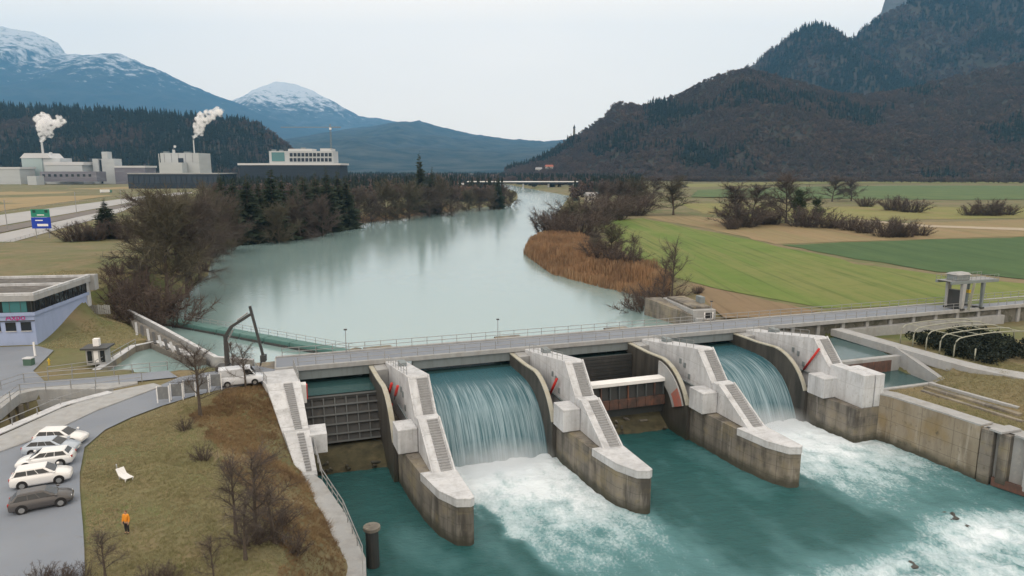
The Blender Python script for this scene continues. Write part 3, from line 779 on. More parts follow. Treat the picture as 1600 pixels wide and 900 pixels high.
FORMS = {}
def form(key):
    """(trunk mesh, crown mesh, natural height)"""
    if key in FORMS: return FORMS[key]
    k, i = key
    if k == 'bare': tr, v, f = bare_tree(16, 100 + i, .40 + .03 * (i % 3), 16, 5200, .030, .12); tm = tr.mesh('trunk', M_bark); r = (tm, mesh_vf('crown', v, f, M_twig), 16)
    elif k == 'mossy': tr, v, f = bare_tree(14, 140 + i, .46, 16, 4800, .030, .15); r = (tr.mesh('trunk', M_bark), mesh_vf('crown', v, f, M_twigg), 14)
    elif k == 'thin': tr, v, f = bare_tree(9, 170 + i, .36, 11, 1500, .012, .25); r = (tr.mesh('trunk', M_bark), mesh_vf('crown', v, f, M_twig), 9)
    elif k == 'conifer': tr, v, f = conifer_form(22, 200 + i, .18 + .03 * (i % 2)); r = (tr.mesh('trunk', M_bark), mesh_vf('crown', v, f, M_needle), 22)
    elif k == 'ivy':
        tr, v, f = bare_tree(14, 230 + i, .36, 10, 500, .035); rs = np.random.RandomState(i); v2, f2 = [], []
        for q in range(34):
            z = rs.uniform(1, 11.5); a = rs.rand() * 6.28; rr = rs.rand() * (2.6 - .12 * z)
            leaf_clump(v2, f2, np.array([math.cos(a) * rr, math.sin(a) * rr, z]), 1.1, 90, .22, rs)
        r = (tr.mesh('trunk', M_bark), mesh_vf('crown', v2 + v, f2 + [tuple(x + len(v2) for x in t) for t in f], M_ivy), 14)
    elif k == 'shrub': v, f = shrub_form(4, 260 + i, 44, 3400, .022, .95); r = (None, mesh_vf('branches', v, f, M_shrub), 4)
    elif k == 'bush': v, f = shrub_form(1.6, 280 + i, 40, 1300, .010, .8); r = (None, mesh_vf('branches', v, f, M_shrub), 1.6)
    FORMS[key] = r
    return r
def plant(key, x, y, h, label, cat='tree', group=None, wide=1.0, rz=None, name=None):
    tm, cm, nh = form(key); s = h / nh
    nm = name or {'bare': 'bare_tree', 'mossy': 'bare_tree', 'thin': 'young_tree', 'conifer': 'conifer', 'ivy': 'ivy_tree', 'shrub': 'shrub', 'bush': 'shrub'}[key[0]]
    z = gz(x, y)
    if tm is None:
        o = link(nm, cm); tag(o, label, cat, group)
    else:
        o = thing(nm, label, cat, group=group); link('trunk', tm, o); link('crown', cm, o)
    o.location = (x, y, z); o.rotation_euler = (0, 0, random.random() * 6.28 if rz is None else rz); o.scale = (s * wide, s * wide, s)
    return o
random.seed(5)

# ------------------------------------------------------------ woods on the hills
def crown_blob(seed, bare=True):
    rs = np.random.RandomState(seed); v, f = [], []
    if bare:
        for q in range(7):
            c = rs.normal(size=3) * np.array([1.7, 1.7, 1.5]) + np.array([0, 0, 6.0]); leaf_clump(v, f, c, 2.1, 26, .75, rs)
    else:
        for i in range(9):
            k = i / 9; z = 1.5 + 13 * k; r = 2.7 * (1 - k) + .25
            for j in range(8):
                a = rs.rand() * 6.28; o = len(v); d = np.array([math.cos(a), math.sin(a), 0]); e = np.array([-d[1], d[0], 0]); p = np.array([0, 0, z + 1.3])
                v += [p, p + d * r - e * r * .4 - np.array([0, 0, 1.9]), p + d * r * 1.1 - np.array([0, 0, 2.3]), p + d * r + e * r * .4 - np.array([0, 0, 1.9])]; f += [(o, o + 1, o + 2), (o, o + 2, o + 3)]
    return v, f
M_wood = mat('distant_bare_wood', (.14, .094, .075), .95, [(.010, (.065, .052, .047), .42, .60, .9), (.025, (.13, .10, .065), .52, .68, .7), (.06, (.06, .05, .05), .5, .7, .7)], None, rnd=(.085, .066, .06))
M_fir = mat('distant_firs', (.016, .026, .022), .95, [], None, rnd=(.028, .036, .028))
def wood(name, grids, n, scl, fir, label, seed, tmax=1.03, lim=(-260, 1860)):
    X_, Y_, Z_ = grids; rs = np.random.RandomState(seed); ny, nx = X_.shape
    # cells weighted by plan area
    A = np.abs((X_[:-1, 1:] - X_[:-1, :-1]) * (Y_[1:, :-1] - Y_[:-1, :-1]))
    pxc = 800 + FPX * X_[:-1, :-1] / Y_[:-1, :-1]
    A = np.where((pxc > lim[0]) & (pxc < lim[1]), A, 0); jmax = int(60 * tmax); A[jmax:] = 0
    # far slopes need fewer trees
    w_ = (A / A.sum()).ravel(); idx = rs.choice(w_.size, n, p=w_); i = idx // (nx - 1); j = idx % (nx - 1); a = rs.rand(n); b = rs.rand(n)
    def bl(Q): return lerp(lerp(Q[i, j], Q[i, j + 1], a), lerp(Q[i + 1, j], Q[i + 1, j + 1], a), b)
    P = np.stack([bl(X_), bl(Y_), bl(Z_) - .8], -1)
    sc_ = scl * rs.uniform(.65, 1.25, n); rot = rs.rand(n) * 6.28
    fn = fbm(P[:, 0] / 160, P[:, 1] / 160, seed) + .25 * rs.rand(n)
    isf = fn > np.quantile(fn, 1 - fir)
    pb = [proto('bare_crown', mesh_vf('bare_crown', *crown_blob(seed + q), M_wood)) for q in range(4)]
    pf = [proto('fir_crown', mesh_vf('fir_crown', *crown_blob(seed + 10 + q, False), M_fir)) for q in range(3)]
    scatter(name, P[~isf], sc_[~isf], rot[~isf], pb, label[0], 'wood')
    scatter(name, P[isf], sc_[isf] * 1.15, rot[isf], pf, label[1], 'wood')
wood('woodland', HR, 21000, 1.35, .16, ('bare brown trees covering the hillside on the right', 'dark firs among the bare trees of the right hillside'), 41)
wood('woodland', HM, 17000, 2.1, .62, ('bare trees on the steep mountain at the upper right', 'dark firs on the steep mountain at the upper right'), 47)
wood('woodland', HL, 9000, 1.4, .72, ('bare trees on the dark hill behind the factories', 'dark firs on the hill behind the factories'), 53)
# trees on the valley floor far behind the river bend
rs = np.random.RandomState(77)
pp = []
Yd = 560 + 2300 * rs.rand(11000) ** 1.3; px = rs.uniform(330, 1000, 11000); xx = (px - 800) / FPX * Yd
ok = (sdpoly(xx, Yd, RIVER) < -8) & ~((px < 548) & (Yd < 1500) & ~((px > 345) & (Yd > 575) & (Yd < 900))) & (fbm(xx / 90, Yd / 140, 6) > .34) & ~((px > 900) & (Yd < 700)) & ~((px > 712) & (px < 908) & (Yd > 640) & (Yd < 1030))
pp = np.stack([xx, Yd, xx * 0 - .8], -1)[ok]; n = len(pp)
pb = [proto('bare_crown', mesh_vf('bare_crown', *crown_blob(300 + q), M_wood)) for q in range(3)]
pf = [proto('fir_crown', mesh_vf('fir_crown', *crown_blob(310 + q, False), M_fir)) for q in range(2)]
msk = rs.rand(n) < .42
scatter('valley_wood', pp[~msk], 1.0 + .5 * rs.rand((~msk).sum()), rs.rand((~msk).sum()) * 6, pb, 'bare trees scattered over the far valley floor', 'wood')
scatter('valley_wood', pp[msk], 1.0 + .5 * rs.rand(msk.sum()), rs.rand(msk.sum()) * 6, pf, 'dark firs scattered over the far valley floor', 'wood')
# hedge of trees along the foot of the right hillside
pp = []
for k in range(900):
    px = rs.uniform(880, 1750); Yd = np.interp(px, [790, 1000, 1600, 2000], [1880, 1540, 1340, 1300]) - rs.rand() ** 2 * 60
    pp.append(((px - 800) / FPX * Yd, Yd, -.5))
pp = np.array(pp)
pb = [proto('bare_crown', mesh_vf('bare_crown', *crown_blob(330 + q), M_wood)) for q in range(3)]
scatter('wood_edge', pp, .8 + .6 * rs.rand(len(pp)), rs.rand(len(pp)) * 6, pb, 'edge of the bare wood along the foot of the right hillside', 'wood')

# ------------------------------------------------------------ trees of the left bank, one by one
LEFT = 'trees of the wood along the left bank'
def pl(kind, i, px, py, top, label, group=None, wide=1.0, cat='tree', z=-.5):
    x, y = g(px, py, z); h = max(1.2, at(px, top, y)[1] - gz(x, y)); return plant((kind, i), x, y, h, label, cat, group, wide)
bl_ = '%s from the left of the bare brown trees in the dense left bank wood'
for i, (px, py, top) in enumerate(sorted([(232, 452, 312), (262, 462, 300), (292, 452, 306), (246, 432, 303), (278, 430, 298), (312, 428, 312), (322, 415, 318), (300, 408, 305), (330, 398, 300), (348, 388, 310), (345, 372, 290), (452, 367, 325), (362, 384, 325), (380, 369, 300), (418, 362, 290), (436, 372, 318), (470, 366, 305), (488, 352, 285), (505, 362, 312), (522, 350, 288)])):
    pl(('bare', 'bare', 'mossy')[i % 3], i % 4, px, py, top, bl_ % ORD[i], LEFT, 1.15)
fl = '%s from the left of the bare trees in the far riverside row'
for i, (px, py, top) in enumerate(sorted([(560, 344, 295), (580, 342, 300), (603, 340, 288), (622, 338, 292), (640, 337, 285), (672, 334, 290), (690, 332, 282), (705, 330, 293), (545, 348, 292), (732, 326, 296), (750, 325, 290), (768, 323, 298), (785, 321, 290), (797, 319, 296)])):
    pl(('bare', 'mossy')[i % 2], (i + 1) % 4, px, py, top, fl % ORD[i], 'riverside trees on the left bank', 1.3)
cl_ = '%s from the left of the dark conifers in the left bank wood'
for i, (px, py, top) in enumerate(sorted([(350, 374, 270), (369, 374, 277), (390, 372, 271), (408, 370, 280), (428, 368, 263), (444, 363, 271), (461, 364, 284), (478, 359, 275), (496, 357, 268), (513, 355, 262), (530, 352, 266), (542, 351, 273)])):
    pl('conifer', i % 3, px, py, top, cl_ % ORD[i], 'conifers in the left bank wood', 1.05 + .5 * ((i * 7) % 5) / 5)
pl('conifer', 1, 657, 331, 240, 'tallest dark spruce rising above the far riverside row', None, .85)
pl('conifer', 0, 676, 330, 262, 'dark spruce just right of the tallest spruce in the far riverside row')
pl('conifer', 2, 778, 322, 272, 'dark spruce near the tip of the left bank at the river bend')
pl('conifer', 0, 168, 374, 310, 'dark conical evergreen standing alone beside the highway', None, 1.9)
for i, (px, py, top, lb) in enumerate([(120, 380, 345, 'low brown thicket left of the lone evergreen by the highway'), (145, 378, 340, 'brown thicket touching the lone evergreen on its left'), (195, 375, 335, 'brown thicket right of the lone evergreen')]):
    pl('shrub', i, px, py, top, lb, None, 1.3, 'shrub')
for i, (px, py, top, lb) in enumerate([(185, 462, 405, 'reddish brown bush at the head of the meadow behind the powerhouse'), (205, 475, 412, 'reddish brown bush above the quay wall'), (228, 487, 425, 'largest reddish brown bush beside the upper river'), (250, 492, 440, 'reddish brown bush at the water edge beside the quay'), (215, 450, 395, 'bush below the nearest bare trees of the left wood')]):
    pl('shrub', i % 3, px, py, top, lb, None, 1.2, 'shrub')
pl('ivy', 0, 238, 430, 360, 'ivy-grown tree on the meadow side of the left wood')
pl('ivy', 1, 345, 365, 300, 'ivy-grown tree beside the conifers of the left wood')

# ------------------------------------------------------------ trees of the right bank and the plain
for i, (kd, px, py, top, wd, lb) in enumerate([
    ('mossy', 893, 362, 318, 1.5, 'bare dark tree leaning over the right bank at the river bend'),
    ('bare', 915, 358, 322, 1.5, 'bare tree just right of the one leaning over the river bend'),
    ('mossy', 955, 408, 352, 1.5, 'mossy bare tree behind the reeds on the right bank'),
    ('bare', 930, 398, 362, 1.4, 'small bare tree in the reeds on the right bank'),
    ('bare', 965, 332, 282, 1.5, 'bare tree at the left end of the grove beyond the green strip'),
    ('mossy', 990, 330, 278, 1.5, 'bare tree in the middle of the grove beyond the green strip'),
    ('bare', 940, 328, 286, 1.4, 'bare tree nearest the river in the grove beyond the green strip'),
    ('mossy', 1052, 337, 282, 1.5, 'broad mossy fruit tree standing alone at the field edge'),
    ('bare', 1148, 354, 286, 1.45, 'broad bare tree left of the ivy-grown tree on the plain'),
    ('bare', 1175, 346, 290, 1.4, 'bare tree between the two broad trees on the plain'),
    ('bare', 1228, 350, 276, 1.3, 'tall bare tree at the centre of the plain'),
    ('ivy', 1246, 352, 290, 1.3, 'ivy-grown tree at the centre of the plain'),
    ('ivy', 1274, 352, 304, 1.5, 'smaller ivy-grown tree right of the tall bare tree'),
    ('bare', 1300, 316, 278, 1.5, 'far bare tree behind the centre of the plain'),
    ('bare', 1330, 315, 281, 1.5, 'far bare tree right of the others behind the plain'),
    ('bare', 1060, 300, 272, 1.5, 'distant bare tree behind the fruit tree'),
    ('bare', 1020, 312, 276, 1.5, 'distant bare tree behind the grove'),
    ('thin', 1050, 462, 375, 1.1, 'slender leafless tree beside the river intake on the right bank'),
    ('thin', 1035, 460, 400, 1.1, 'smaller leafless tree left of the slender tree by the intake'),
    ('thin', 990, 428, 365, 1.2, 'thin leafless tree at the edge of the green strip')]):
    pl(kd, i % 4, px, py, top, lb, None, wd * (1.2 if kd in ('bare', 'mossy') else 1))
for i, (px, py, top, wd, lb) in enumerate([
    (1298, 358, 330, 1.5, 'brown bush right of the ivy-grown trees'), (1330, 362, 334, 1.5, 'brown bush in the middle of the hedge on the plain'), (1350, 366, 340, 1.4, 'low brown bush at the end of the hedge'),
    (1385, 372, 335, 1.4, 'spiky brown bush in front of the farm track'), (1410, 372, 338, 1.3, 'brown bush right of the spiky bush by the farm track'), (1438, 370, 348, 1.4, 'low dark bush at the right end of the row by the track'),
    (1352, 324, 305, 1.4, 'dark bush in the upper meadow'), (1395, 330, 302, 1.4, 'left bush of the dark pair in the upper meadow'), (1425, 333, 306, 1.5, 'right bush of the dark pair in the upper meadow'),
    (1515, 338, 318, 1.5, 'left part of the long dark hedge near the right edge'), (1545, 338, 306, 1.4, 'tallest bush of the long dark hedge near the right edge'), (1572, 337, 316, 1.5, 'right part of the long dark hedge near the right edge'),
    (1145, 360, 338, 1.2, 'small bush at the foot of the broad bare tree on the plain'), (1205, 352, 322, 1.3, 'bush left of the tall bare tree'),
    (1090, 462, 445, 1.2, 'dark bush on top of the river intake'), (1030, 462, 440, 1.4, 'dark bush at the waterline beside the intake'),
    (862, 362, 318, 1.5, 'broad grey bush overhanging the water at the river bend'), (905, 372, 322, 1.5, 'tall grey bush between the river bend and the reeds'), (925, 352, 300, 1.6, 'high brown bush behind the bend of the right bank'), (950, 345, 296, 1.5, 'high brown bush left of the grove beyond the green strip'), (985, 338, 298, 1.5, 'bush filling the gap of the grove beyond the green strip'), (945, 412, 366, 1.4, 'grey bush in front of the mossy tree behind the reeds'), (1160, 356, 312, 1.6, 'large round bush beside the broad bare tree on the plain'), (1258, 356, 316, 1.6, 'large dark bush in front of the ivy-grown trees'), (1180, 352, 318, 1.5, 'round bush right of the broad bare tree on the plain'), (1000, 322, 292, 1.6, 'distant bush behind the right end of the grove'), (1020, 470, 446, 1.3, 'low bush at the lower end of the reed bed'),
    (870, 352, 322, 1.3, 'dark bush at the waterline of the river bend'), (880, 365, 330, 1.3, 'dark bush at the head of the reed bed'), (975, 420, 380, 1.2, 'bush behind the reeds near the green strip')]):
    pl('shrub', i % 3, px, py, top, lb, None, wd, 'shrub')

# reed beds
def reed_bed(name, poly, n, h, label, seed):
    rs = np.random.RandomState(seed); P = np.array(poly); lo = P.min(0); hi = P.max(0); q = lo + (hi - lo) * rs.rand(n * 3, 2)
    q = q[sdpoly(q[:, 0], q[:, 1], poly) > 0][:n]; m = len(q)
    z = np.maximum(ground_z(q[:, 0], q[:, 1]), ZU - .1)
    hh = h * rs.uniform(.5, 1.2, m) * (.45 + 1.1 * fbm(q[:, 0] * .16, q[:, 1] * .16, seed)); a = rs.rand(m) * 6.28; w_ = .10
    dx, dy = np.cos(a) * w_, np.sin(a) * w_; lx, ly = rs.normal(size=m) * .22, rs.normal(size=m) * .22
    v = np.stack([np.stack([q[:, 0] - dx, q[:, 1] - dy, z], -1), np.stack([q[:, 0] + dx, q[:, 1] + dy, z], -1), np.stack([q[:, 0] + lx + dx * .5, q[:, 1] + ly + dy * .5, z + hh], -1), np.stack([q[:, 0] + lx - dx * .5, q[:, 1] + ly - dy * .5, z + hh], -1)], 1).reshape(-1, 3)
    f = np.arange(m * 4).reshape(-1, 4)
    tag(link(name, npmesh(name, v, f, M_reed, False)), label, 'reeds', None, 'stuff')
reed_bed('reed_bed', [g(*p, -1.5) for p in [(818, 393), (830, 378), (880, 372), (920, 385), (960, 410), (1010, 425), (1050, 445), (1045, 466), (1020, 462), (940, 444), (862, 424)]], 26000, 2.4, 'russet reed bed along the right bank of the river', 3)
reed_bed('reed_bed', [g(*p, -1.5) for p in [(540, 345), (600, 331), (690, 322), (712, 328), (650, 336), (545, 349)]], 6000, 1.8, 'strip of russet reeds along the far left bank', 4)

# dry grass on the near bank
def tuft(seed):
    rs = np.random.RandomState(seed); v, f = [], []
    for i in range(16):
        a = rs.rand() * 6.28; r = rs.rand() * .16; p = np.array([math.cos(a) * r, math.sin(a) * r, -.02]); d = np.array([rs.normal() * .14, rs.normal() * .14, rs.uniform(.10, .26)]); e = np.array([-math.sin(a), math.cos(a), 0]) * .012
        o = len(v); v += [p - e, p + e, p + d]; f.append((o, o + 1, o + 2))
    return v, f
rs = np.random.RandomState(9)
q = np.stack([rs.uniform(-60, -8, 90000), rs.uniform(38, 92, 90000)], -1)
s_, t_ = ST(q[:, 0], q[:, 1])
ok = (sdpoly(q[:, 0], q[:, 1], [g(*p) for p in road_pts]) < -.25) & (sdpoly(q[:, 0], q[:, 1], BASIN) < -1.6) & (sdpoly(q[:, 0], q[:, 1], PIT) < -2.2) & (sdpoly(q[:, 0], q[:, 1], CANAL) < -1.5)
ok &= (s_ > np.interp(t_, [0, 15, 40, 60], [-24, -32, -40, -40])) & (t_ > 8)
q = q[ok]; z = ground_z(q[:, 0], q[:, 1]); n = len(q)
dens = fbm(q[:, 0] * .25, q[:, 1] * .25, 71)
scl = (.45 + 1.3 * np.clip(dens - .3, 0, 1)) * rs.uniform(.7, 1.4, n)
q2 = np.stack([rs.uniform(-100, -44, 40000), rs.uniform(84, 150, 40000)], -1); q3 = np.array([L(a, b) for a, b in zip(rs.uniform(59.5, 84, 26000), rs.uniform(24, 60, 26000))])
q2 = q2[(sdpoly(q2[:, 0], q2[:, 1], RIVER) < -3) & (sdpoly(q2[:, 0], q2[:, 1], CANAL) < -1.2) & ~((q2[:, 1] < 98) & (q2[:, 0] < -58)) & ~((q2[:, 1] < 90) & (q2[:, 0] > -60)) & ~((q2[:, 0] < -70.5) & (q2[:, 1] < 119))]
q3 = q3[(sdpoly(q3[:, 0], q3[:, 1], BASIN) < -2.6)]
q4 = np.concatenate([q2, q3]); z4 = ground_z(q4[:, 0], q4[:, 1]); q = np.concatenate([q, q4]); z = np.concatenate([z, z4]); scl = np.concatenate([scl, rs.uniform(.5, 1.2, len(q4))]); n = len(q)
s5, t5 = ST(q[:, 0], q[:, 1]); e5 = np.interp(t5, [0, 10, 18, 26, 33, 42, 50, 60], [-21, -22, -24.9, -22.2, -21.1, -18, -16.1, -15])
br = (s5 > e5 + 1 + 4 * (fbm(q[:, 0] * .3, q[:, 1] * .3, 15) - .5)) & (s5 < 0) & (t5 > 6)
M_browng = mat('brown_grass', (.25, .175, .095), .95, [(.25, (.15, .10, .06), .42, .62, .8), (.8, (.32, .24, .13), .5, .75, .6)], None)
scatter('brown_grass', np.stack([q[br, 0], q[br, 1], z[br]], -1), scl[br] * 1.35, rs.rand(br.sum()) * 6.28, [proto('tuft', mesh_vf('tuft', *tuft(k + 8), M_browng)) for k in range(4)], 'brown withered grass on the slope above the river wall', 'grass')
q = q[~br]; z = z[~br]; scl = scl[~br]; n = len(q)
scatter('dry_grass', np.stack([q[:, 0], q[:, 1], z], -1), scl, rs.rand(n) * 6.28, [proto('tuft', mesh_vf('tuft', *tuft(k), M_dryg)) for k in range(4)], 'pale winter grass on the level banks beside the weir', 'grass')

# ============================================================ THE WEIR
def onS(px, py, s):
    d = ray(px, py); c = O[0] * U[0] + O[1] * U[1] + s; k = c / (d[0] * U[0] + d[1] * U[1])
    return ST(d[0] * k, d[1] * k)[1], CAMH + d[2] * k
def dam(name, label, cat, s0, t0=0, z0=0, group=None):
    return thing(name, label, cat, (*L(s0, t0), z0), TH, group)
def tz(mb, poly, x0, x1):
    """side profile (t, z) extruded across the weir"""
    return mb.prism(poly, lambda t, z: (x0, -t, z), lambda t, z: (x1, -t, z))
def loft(mb, sec):
    """sec: list of closed rings with equal point count"""
    o = len(mb.v); n = len(sec[0])
    for r in sec: mb.v += [tuple(p) for p in r]
    for i in range(len(sec) - 1):
        for k in range(n):
            k2 = (k + 1) % n; mb.f.append((o+i*n+k, o+i*n+k2, o+(i+1)*n+k2, o+(i+1)*n+k))
    mb.f.append(tuple(o + k for k in reversed(range(n)))); e = o + (len(sec) - 1) * n; mb.f.append(tuple(e + k for k in range(n)))
    return mb
def wall_loft(mb, pts, th, side=0.5):
    """pts (x, y, zbottom, ztop); th thickness; side: share of the thickness to the left"""
    sec = []
    for i, p in enumerate(pts):
        a = Vector(pts[max(i-1, 0)][:2]); b = Vector(pts[min(i+1, len(pts)-1)][:2]); d = (b - a).normalized(); n = Vector((-d.y, d.x))
        l = Vector(p[:2]) + n * th * side; r = Vector(p[:2]) - n * th * (1 - side)
        sec.append([(l.x, l.y, p[2]), (r.x, r.y, p[2]), (r.x, r.y, p[3]), (l.x, l.y, p[3])])
    return loft(mb, sec)
def stairs(mb, x0, x1, a, b, n):
    """steps down a slope from a=(t,z) to b=(t,z), sunk into the slope"""
    for i in range(n):
        k0, k1 = i / n, (i + 1) / n
        t0, z0 = lerp(a[0], b[0], k0), lerp(a[1], b[1], k0); t1, z1 = lerp(a[0], b[0], k1), lerp(a[1], b[1], k1)
        mb.box(x0, x1, -t1 - .02, -t0, z1 - .25, z0 + .05 - (z0 - z1) * .35)
def arc_plate(mb, x0, x1, c, r0, r1, a0, a1, n=14):
    poly = [(c[0] + r1 * math.cos(R(a)), c[1] + r1 * math.sin(R(a))) for a in np.linspace(a0, a1, n)] + [(c[0] + r0 * math.cos(R(a)), c[1] + r0 * math.sin(R(a))) for a in np.linspace(a1, a0, n)]
    return tz(mb, poly, x0, x1)
M_stair = mat('stair_grey', (.29, .30, .315), .85, [(2., (.21, .215, .225), .45, .75, .7)])

TOP = [(3.2, -.1), (5, .1), (12, 1.15), (17.6, 2.05), (18.3, 2.0), (22, -1.9)]
XL, XR = -.5, 2.1            # the housing and its stair ramp stand on the right half of each pier
ZB = -5.25                   # top of the pier body
ARC = [(12.5 + 7.6 * math.cos(R(a)), -8.1 + 7.6 * math.sin(R(a))) for a in np.linspace(92, 22, 14)]
M_wetc = mat('wet_concrete', (.075, .071, .064), .5, [((.8, .8, .10), (.03, .03, .028), .42, .64, .9), ((1.6, 1.6, .14), (.17, .155, .13), .6, .78, .6)], (4, .4, .05))
add_joints(M_wetc, 1.3, 3.2, -9.6)
def pier_parts(t, ramp=True):
    """curved side wall, housing and stairs shared by the piers and the right abutment"""
    tz(MB(), [(2.9, -13.5), (2.9, -.75), (9, -.75)] + ARC[1:] + [(19.9, ZB), (19.9, -13.5)], -2.7, -2.2).build('side_wall', M_wetc, t)
    lo_ = [(2.9, -.74), (9, -.74)] + ARC[1:]; hi_ = [(2.9, -.55), (9.05, -.55)] + [(12.5 + 7.8 * math.cos(R(a)), -8.1 + 7.8 * math.sin(R(a))) for a in np.linspace(92, 22, 14)][1:]
    tz(MB(), hi_ + lo_[::-1], -2.75, -2.15).build('seal_plate', M_seal, t, bevel=.03)
    tz(MB(), TOP + [(22, ZB), (3.2, ZB)], XL, XR).build('housing', M_conc, t, bevel=.07)
    MB().box(-2.1, XL - .02, -5.6, -3.0, -3.2, -.5).build('bearing_block', M_concmid, t, bevel=.06)
    MB().box(-2.75, XL - .02, -23.4, -20.3, -5.15, -2.35).build('trunnion_block', M_conc, t, bevel=.06)
    mb = MB(); stairs(mb, .55, 1.75, (18.5, 1.9), (21.95, -1.8), 16); mb.build('stairs', M_stair, t)
    for x in (XL + .1, XR - .1):
        MB().beam((x, -18.2, 2.1), (x, -21.95, -1.8), .2, .3).build('parapet', M_conc, t, bevel=.03)
    if ramp:
        tz(MB(), [(22.04, -1.4), (23.2, -1.45), (29.6, -5.2), (22.04, -5.2)], XL + .05, XR).build('lower_ramp', M_conc, t, bevel=.05)
        mb = MB(); stairs(mb, .55, 1.75, (23.3, -1.5), (29.5, -5.15), 20); mb.build('stairs', M_stair, t)
        for x in (XL + .15, XR - .1): MB().beam((x, -23.2, -1.4), (x, -29.7, -5.2), .2, .3).build('parapet', M_conc, t, bevel=.03)
    mb = MB()
    for q in range(8):
        tt_ = 5 + q * 1.75; zt = float(np.interp(tt_, [3.2, 5, 17.6], [-.1, .1, 2.05])); mb.beam((XL + .15, -tt_, zt - .05), (XL + .15, -tt_, zt + 1.0), .06)
    mb.tube([(XL + .15, -5, 1.1), (XL + .15, -17.3, 3.0)], .035, 5); mb.tube([(XL + .15, -5, .6), (XL + .15, -17.3, 2.5)], .03, 5)
    mb.build('hand_rail', M_rail, t)
    MB().box(.4, 1.3, -9.2, -7.6, .3, 1.2).build('equipment_box', M_steelgrey, t, bevel=.03)
    for tt_, z in ((14.5, -.6), (15.6, -.9), (16.8, -2.2)): MB().box(XL - .14, XL - .01, -tt_ - .22, -tt_ + .22, z - .35, z + .35).build('wall_box', M_steelgrey, t, bevel=.02)
    MB().box(XL - .22, XL - .01, -19.6, -12.5, -3.3, -3.1).build('cable_tray', M_steelgrey, t)
def cylinders(t, s0, red, xc=-.85):
    for (a, b) in red:
        ta, za = onS(*a, s0 + xc); tb, zb = onS(*b, s0 + xc)
        c = MB().tube([(xc, -ta, za), (xc, -tb, zb)], .17, 10).build('hydraulic_cylinder', M_red, t, smooth=True)
        MB().tube([(xc, -tb, zb), (xc, -tb - (tb - ta) * .5, zb + (zb - za) * .5)], .08, 8).build('piston_rod', M_darksteel, c)
def pier(k, label, red, turn=0.0):
    t = dam('weir_pier', label, 'pier', k * BAY, group='piers of the weir')
    if turn:        # swung a little about its downstream nose
        n0 = Vector((2.1, -36, 0)); M0 = Matrix.Rotation(TH, 4, 'Z'); M1 = Matrix.Rotation(TH + turn, 4, 'Z')
        t.location = t.location + (M0 @ n0) - (M1 @ n0); t.rotation_euler = (0, 0, TH + turn)
    plan = [(2.12, 7), (2.12, -35.9), (1.7, -36.15), (.5, -35.7), (-.7, -33.4), (-1.45, -29.5), (-1.95, -24), (-2.15, -19), (-2.15, 7)]
    MB().plate(plan, -13.5, ZB - .72).build('body', M_concold, t)
    cap = [(2.2, -29.0), (2.2, -35.95), (1.74, -36.25), (.45, -35.8), (-.78, -33.45), (-1.56, -29.0)]
    MB().plate(cap, ZB - .70, -5.02).build('nose_cap', M_conc, t, bevel=.06)
    pl2 = [(2.1, 7), (2.1, -28.98), (-1.47, -28.98), (-1.93, -24), (-2.13, -19), (-2.13, 7)]
    MB().plate(pl2, ZB - .71, ZB).build('shelf', M_concold, t)
    MB().box(-2.1, 2.08, -2.85, 6.9, ZB, -.45).build('upstream_wall', M_concold, t)
    pier_parts(t); cylinders(t, k * BAY, red, -1.9 if turn else -1.0)
    return t
pier(0, 'pale concrete weir pier with four red cylinders, left of the left waterfall', [((620, 598), (617, 612)), ((628, 602), (625, 616)), ((609, 628), (604, 646)), ((620, 630), (614, 650))], R(1.8))
pier(1, 'pale concrete weir pier with one red cylinder, right of the left waterfall', [((870, 592), (857, 621))])
pier(2, 'pale concrete weir pier between the drained bay and the right waterfall', [])

# right abutment
t = dam('weir_abutment', 'white concrete abutment with a red cylinder at the right end of the weir', 'abutment', 3 * BAY)
MB().plate([(2.6, 7), (2.6, -28), (-1.6, -28), (-2.15, -19), (-2.15, 7)], -13.5, ZB).build('body', M_concold, t)
MB().box(-2.1, 2.58, -2.85, 6.9, ZB, -.45).build('upstream_wall', M_concold, t)
pier_parts(t, False); cylinders(t, 3 * BAY, [((1280, 545), (1256, 577))])
MB().box(-.6, 1.2, -28, -22.03, -5.24, -.75).build('end_block', M_conc, t, bevel=.07)
MB().box(1.4, 2.9, -28, -23.5, -5.24, -.8).build('end_block', M_conc, t, bevel=.07)

# left abutment: a ramp of pale slabs with stairs
t = thing('weir_abutment', 'pale concrete ramp with stairs at the left end of the weir', 'abutment', (*L(-16, 0), 0), TH)
def lr(tt_): return np.interp(tt_, [3, 25], [-18.6, -13.9]) + 16, np.interp(tt_, [3, 25], [-13.5, -11.9]) + 16
def ramp(secs, zb, name, m):
    rows = []
    for tt_, z in secs:
        l, r = lr(tt_); rows.append([(l, -tt_, zb), (r, -tt_, zb), (r, -tt_, z), (l, -tt_, z)])
    return loft(MB(), rows).build(name, m, t, bevel=.05)
ramp([(-3, -.45), (3.1, -.45)], -13.5, 'body', M_concold)
ramp([(3.15, .02), (11, .55), (19, -3.0)], -13.4, 'head', M_conc)
ramp([(19.05, -2.55), (19.6, -2.6), (24.9, -5.2), (25.6, -5.2)], -13.3, 'lower_ramp', M_conc)
def slope_stairs(a, b, n, name):
    mb = MB()
    for i in range(n):
        k0, k1 = i / n, (i + 1) / n; t0, z0, t1, z1 = lerp(a[0], b[0], k0), lerp(a[1], b[1], k0), lerp(a[0], b[0], k1), lerp(a[1], b[1], k1)
        l0, r0 = lr(t0); l1, r1 = lr(t1); x0 = l0 + (r0 - l0) * .5; x1 = l0 + (r0 - l0) * .76
        mb.box(x0, x1, -t1, -t0, z1 - .2, z0 + .05 - (z0 - z1) * .35)
    mb.build(name, M_stair, t)
